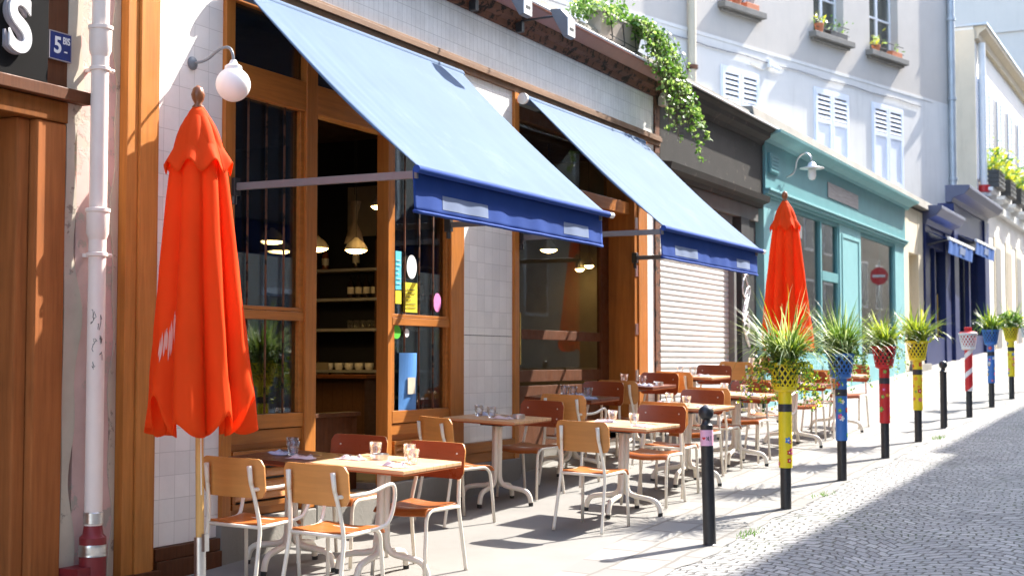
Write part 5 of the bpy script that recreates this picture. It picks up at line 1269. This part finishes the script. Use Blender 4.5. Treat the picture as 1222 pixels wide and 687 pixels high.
a, b, z0, _ = wins[0]; pot(a+.05, z0, .08, .11, .20, 0, 'empty terracotta pot at the left of the first high window sill'); pot(a+.40, z0, .08, .13, .22, 0, 'larger empty terracotta pot on the first high window sill'); pot(b-.28, z0, .08, .1, .13, 0, 'low terracotta trough on the first high window sill', .5)
a, b, z0, _ = wins[1]; pot(a+.12, z0, .08, .11, .22, 41, 'terracotta pot with tall yellow plant on the second high window sill'); pot(b-.45, z0, .06, .1, .15, 50, 'dark trough of low green plants on the second high window sill', .8)
a, b, z0, _ = wins[2]; pot(a+.18, z0, .08, .11, .16, 41, 'red pot with yellow leaves on the third high window sill'); pot(b-.35, z0, .08, .1, .13, 12, 'terracotta trough on the third high window sill', .55)
for i, (ul, ut, ur, urt) in enumerate(((861,80,904,87), (972,106,1011,117), (1041,124,1076,134))):
    a, zt = onw(ul, ut); b, _ = onw(ur, urt); zb_ = zt-2.55
    fr = MB(); fr.box(.0, .025, a-.05, a-.002, zb_, zt+.05); fr.box(.0, .025, b+.002, b+.05, zb_, zt+.05); fr.box(.0, .025, a-.002, b+.002, zt+.002, zt+.05); w = uw(fr, 'shutter_frame', 'shutter_white')
    mid = (a+b)/2
    for c, d in ((a, mid-.01), (mid+.01, b)):
        s = MB(); s.box(.0, .012, c, d, zb_, zt-.0); e = .09
        s.box(.012, .04, c, c+e, zb_, zt); s.box(.012, .04, d-e, d, zb_, zt)
        for z0, z1 in ((zt-.10, zt), (zt-.78, zt-.68), (zb_+.55, zb_+.65), (zb_, zb_+.1)): s.box(.012, .04, c+e, d-e, z0, z1)
        sh_ = uw(s, 'shutter', 'shutter_white', bevel=.004)
        l = MB()
        for k in range(5):
            z = zt-.66+.112*k; l.hexa([(.030,c+e,z),(.040,c+e,z+.005),(.040,d-e,z+.005),(.030,d-e,z),(.014,c+e,z+.062),(.020,c+e,z+.068),(.020,d-e,z+.068),(.014,d-e,z+.062)])
        uw(l, 'louvre', 'shutter_white', sh_)
        q = MB(); q.box(.0125, .0132, c+e, d-e, zt-.68, zt-.10); uw(q, 'slat_shade', 'mid_grey', sh_)  # grey sheet coloured as the shade between the louvres
tt, zz = onw(918, 80); lp = thing('wall_light', 'small white fixture on the wall between the shutters', 'lamp', tuple(P0+wt*tt+Vector((0,0,zz))), -PHI)
m = MB(); m.box(0,.08,-.10,.0,-.02,.16); m.tube([(.05,.0,.03),(.14,.22,-.05)], .05, 8); m.build('fixture', 'white_paint', lp, world=False)
m = MB(); m.tube([(.02,-.05,0),(.02,-.3,-.12),(.015,-.5,-.10),(.015,-.8,-.05)], .012, 6); m.build('cable', 'cream', lp, world=False)
for u, lab, mat, zlo, zhi, nm in ((822, 'rust streaked pipe down the pale wall left of the first shutters', 'rust', 4.5, 16, 'wall_pipe'), (1132, 'grey zinc drainpipe at the right corner of the pale building', 'zinc', 5.5, 16, 'drainpipe')):
    tt, _ = onw(u, 100); q = thing(nm, lab, 'drainpipe', tuple(P0+wt*tt+wn*.09), -PHI)
    m = MB(); m.tube([(0,0,zlo),(0,0,zhi)], .085 if nm == 'wall_pipe' else .10, 12); m.build('pipe', 'cream_stone' if nm == 'wall_pipe' else 'zinc', q, 40, False)
    m = MB()
    for z in [zlo+.6+2.2*k for k in range(5)]: m.lathe([(.09,0),(.125,.01),(.125,.09),(.09,.1)], (0,0,z), 14, False)
    m.build('collar', mat, q, 40, False)
    m = MB(); m.lathe([(.10,0),(.14,.05),(.15,.5),(.1,.55)], (0,0,zlo-.1), 12); m.build('pipe_foot', mat, q, 40, False)
cb = thing('wall_cable', 'thin grey cable sagging along the pale wall above the shutters', 'cable', tuple(P0), -PHI)
m = MB(); m.tube([(.03, -20+.7*k, 7.93+.02*math.sin(k*1.9)) for k in range(27)], .012, 6); m.build('cable', 'grey_metal', cb, world=False)
# ---------------------------------------------------------------- white low house and blank gable beyond
wh = thing('white_house', 'bright white house with louvred shutters and window boxes at the right', 'house', (X, 50, 1.5))
w0, w1 = 41.2, 100
zt = 10.6
yy = [41.9+2.47*k for k in range(16)]
m = MB(); m.box(-9, X-.03, w0, w1, 5.6, zt)
part(m, 'wall', 'white_wall', wh)
m = MB(); m.box(-9, X-.0, n2+.05, w1, .8, 5.598); part(m, 'ground_wall', 'white_wall', wh)
m = MB(); m.box(-9, X+.0, w0-.03, w0, 5.6, zt-.1); part(m, 'side_wall', 'beige_wall', wh)
m = MB(); m.prism([(X-.2,zt-.35),(X+.08,zt-.35),(X+.12,zt-.2),(X+.30,zt-.1),(X+.32,zt+.0),(X-.2,zt+.0)], 'y', w0+.05, w1); part(m, 'cornice', 'beige_wall', wh)
m = MB(); m.box(-9.05, X+.35, w0-.06, w1, zt+.003, zt+.07); part(m, 'roof_edge', 'zinc', wh)
m = MB(); m.box(X-.1, X+.14, w0+.4, w1, 5.62, 5.86); part(m, 'string_course', 'white_paint', wh, bevel=.02)
for k, y in enumerate(yy):
    f = MB(); f.box(X-.031, X-.02, y, y+1.1, 6.3, 9.2); w = part(f, 'window', 'white_paint', wh)
    g = MB(); g.box(X-.0199, X-.012, y+.06, y+1.04, 6.36, 9.14); part(g, 'pane', 'grey_metal', w)
    for c, d in ((y-.50, y-.02), (y+1.12, y+1.60)):
        s = MB(); s.box(X-.03, X+.02, c, c+.07, 6.3, 9.2); s.box(X-.03, X+.02, d-.07, d, 6.3, 9.2); s.box(X-.03, X+.0, c+.07, d-.07, 6.3, 9.2)
        for q in range(24): s.box(X+.0, X+.016, c+.07, d-.07, 6.36+.118*q, 6.42+.118*q)
        part(s, 'shutter', 'shutter_white', w)
    # ledge bracket + flower box as a separate thing
    if k < 8:
        b = MB(); b.box(X, X+.35, y-.2, y+1.35, 6.0, 6.1)
        for q in (y+.0, y+1.1): b.box(X, X+.28, q-.06, q+.06, 5.862, 5.998)
        part(b, 'window_ledge', 'white_paint', wh)
        fb = thing('flower_box', 'slatted dark flower box with yellow plants, number %d along the white house' % (k+1) if False else ['slatted dark flower box with yellow plants at the near end of the white house', 'second slatted flower box along the white house', 'third slatted flower box along the white house', 'fourth slatted flower box along the white house, near the right edge'][min(k, 3)] if k < 4 else 'far slatted flower box on the white house, past the fourth', 'flower box', (X+.35, y+.55, 6.1), 0, 'flower boxes on the white house')
        bb = MB()
        for q in range(4): bb.box(-.16, .16, -.62, .62, .02+.13*q, .11+.13*q)
        bb.box(-.14, .14, -.60, .60, .0, .50); bb.build('box', 'pot_dark', fb, world=False)
        m = MB(); rr = random.Random(k+50)
        for q in range(330):
            c = Vector((rr.gauss(0,.16), rr.uniform(-.62,.62), .5+abs(rr.gauss(.18,.38))*rr.random()**.5)); s = rr.uniform(.05,.11); n = Vector((rr.gauss(0,1),rr.gauss(0,1),rr.gauss(.5,1))).normalized(); u = n.orthogonal().normalized(); v = n.cross(u)
            m.face([c+u*s, c+v*s*.5, c-u*s, c-v*s*.5], rr.choice((0,0,1,2)))
        m.build('foliage', ['leaf_yel', 'leaf_pale', 'leaf'], fb, False, False)
    if y < n2+.3: continue
    f = MB(); f.box(X-.02, X+.03, y-.2, y+1.3, .9, 4.9); w = part(f, 'ground_floor_window', 'cream_stone', wh, bevel=.02)
    g = MB(); g.box(X+.031, X+.04, y, y+1.1, 1.6, 4.6); part(g, 'pane', 'grey_metal' if k % 2 else 'room_wall', w)
dpp = thing('drainpipe', 'white drainpipe at the near corner of the white house', 'drainpipe', (X+.1, w0+.6, 5.5))
m = MB(); m.tube([(X+.10, w0+.6, 5.9), (X+.10, w0+.6, zt-.38)], .10, 12); part(m, 'pipe', 'white_paint', dpp, smooth=40)
m = MB(); m.lathe([(.11,0),(.17,.02),(.17,.20),(.11,.22)], (X+.10, w0+.6, 5.95), 12); part(m, 'pipe_foot', 'red', dpp, smooth=40)
gb = thing('gable_building', 'tall blank pale gable wall rising behind the white house', 'building', (-8, 66, 2))
m = MB(); m.box(-30, -.2, 64, 90, 1, 46); part(m, 'wall', 'gable_wall', gb)
m = MB(); m.prism([(-30.2,46.001),(-.0,46.001),(-.0,46.3),(-15,50),(-30.2,46.3)], 'y', 63.8, 90.2); part(m, 'roof', 'slate', gb)
m = MB(); m.box(-30, -.17, 63.9, 63.998, 15.4, 15.55); part(m, 'string_course', 'gable_wall', gb)
# ---------------------------------------------------------------- buildings across the street (they shade the roadway)
def opposite(y0, y1, h, lab, x=8.6):
    zg = SLP*((y0+y1)/2-12)
    t = thing('apartment_building', lab, 'building', (x, (y0+y1)/2, zg)); 
    m = MB(); m.box(x, x+9, y0, y1, SLP*(y0-12)-1, h); part(m, 'wall', 'facade_opp', t)
    m = MB(); m.box(x-.12, x+9, y0, y1, h+.002, h+.25); part(m, 'cornice', 'concrete', t)
    m = MB(); m.prism([(x+.6,h+.251),(x+8.6,h+.251),(x+6.5,h+2.2),(x+2.9,h+2.2)], 'y', y0+.1, y1-.1); part(m, 'roof', 'slate', t)
    n = int((y1-y0)/3.2)
    for f in range(4):
        for k in range(n):
            y = y0+1.1+(y1-y0-2)/n*k; z = SLP*(y0-12)+1.6+3.35*f
            if z+2.2 > h: continue
            m = MB(); m.box(x-.02, x-.001, y-.1, y+1.3, z-.1, z+2.1); w = part(m, 'window', 'white_paint', t)
            m = MB(); m.box(x-.035, x-.0205, y+.02, y+1.18, z, z+2.0); part(m, 'pane', 'grey_metal', w)
HA = 13.6
opposite(-16, 30.6, HA, 'shaded stone apartment building across the street opposite the café'); opposite(30.62, 63, HA+.75, 'shaded stone apartment building across the street opposite the navy shop', 8.62); opposite(63.02, 112, HA+2.5, 'shaded stone apartment building across the street opposite the white house', 8.9); 
# no-entry sign at the top of the street, mirrored in the teal shop window
ns = thing('no_entry_sign', 'round red no entry sign on a pole up the street', 'road sign', (7.5, 64.5, G(2.6, 64.5)))
m = MB(); m.tube([(0,0,0),(0,0,3.5)], .03, 10); m.build('pole', 'steel', ns, world=False)
zs_ = onx(1055, 330).z; zc_ = 1.165+(zs_-1.165)*(13.65/6.05)-G(2.6,64.5)
m = MB(); m.lathe([(.40,0),(.40,.01)], (0,0,0), 28); m.xf(Matrix.Translation((0,-.05,zc_)) @ Matrix.Rotation(R(90), 4, 'X')); m.build('disc', 'sign_red', ns, world=False)
m = MB(); m.box(-.28,.28,-.066,-.062,zc_-.06,zc_+.06); m.build('white_bar', 'white_paint', ns, world=False)
ns.rotation_euler = (0,0,R(-8))

# ---------------------------------------------------------------- light, sky, camera
SUN = Vector((.39, .95, 1.0)).normalized(); elev = math.asin(SUN.z); az = math.atan2(SUN.x, SUN.y)
sl = bpy.data.lights.new('sun', 'SUN'); sl.energy = 2.95; sl.angle = R(.53); sl.color = (1, .95, .87)
so = bpy.data.objects.new('sun', sl); C.objects.link(so); so.rotation_euler = (-SUN).to_track_quat('-Z', 'Y').to_euler()
w = bpy.data.worlds.new('World'); bpy.context.scene.world = w; w.use_nodes = True
nt = w.node_tree; sk = nt.nodes.new('ShaderNodeTexSky'); sk.sky_type = 'NISHITA'; sk.sun_disc = False; sk.sun_elevation = elev; sk.sun_rotation = az; sk.dust_density = 1.6; sk.ozone_density = 1.0
nt.links.new(sk.outputs[0], nt.nodes['Background'].inputs[0]); nt.nodes['Background'].inputs[1].default_value = .15
cam = bpy.data.cameras.new('camera'); co = bpy.data.objects.new('camera', cam); C.objects.link(co); bpy.context.scene.camera = co
cam.sensor_width = 36; cam.lens = FPX/1222*36; cam.clip_end = 2000; co.location = EYE
co.rotation_euler = FWD.to_track_quat('-Z', 'Y').to_euler()
cam.dof.use_dof = True; cam.dof.focus_distance = 9.8; cam.dof.aperture_fstop = 3.2
s = bpy.context.scene; s.view_settings.view_transform = 'Standard'; s.view_settings.look = 'None'; s.view_settings.gamma = 1; s.view_settings.exposure = 2.48
s.render.engine = 'CYCLES'; s.cycles.max_bounces = 10; s.cycles.transparent_max_bounces = 12; s.cycles.use_denoising = True
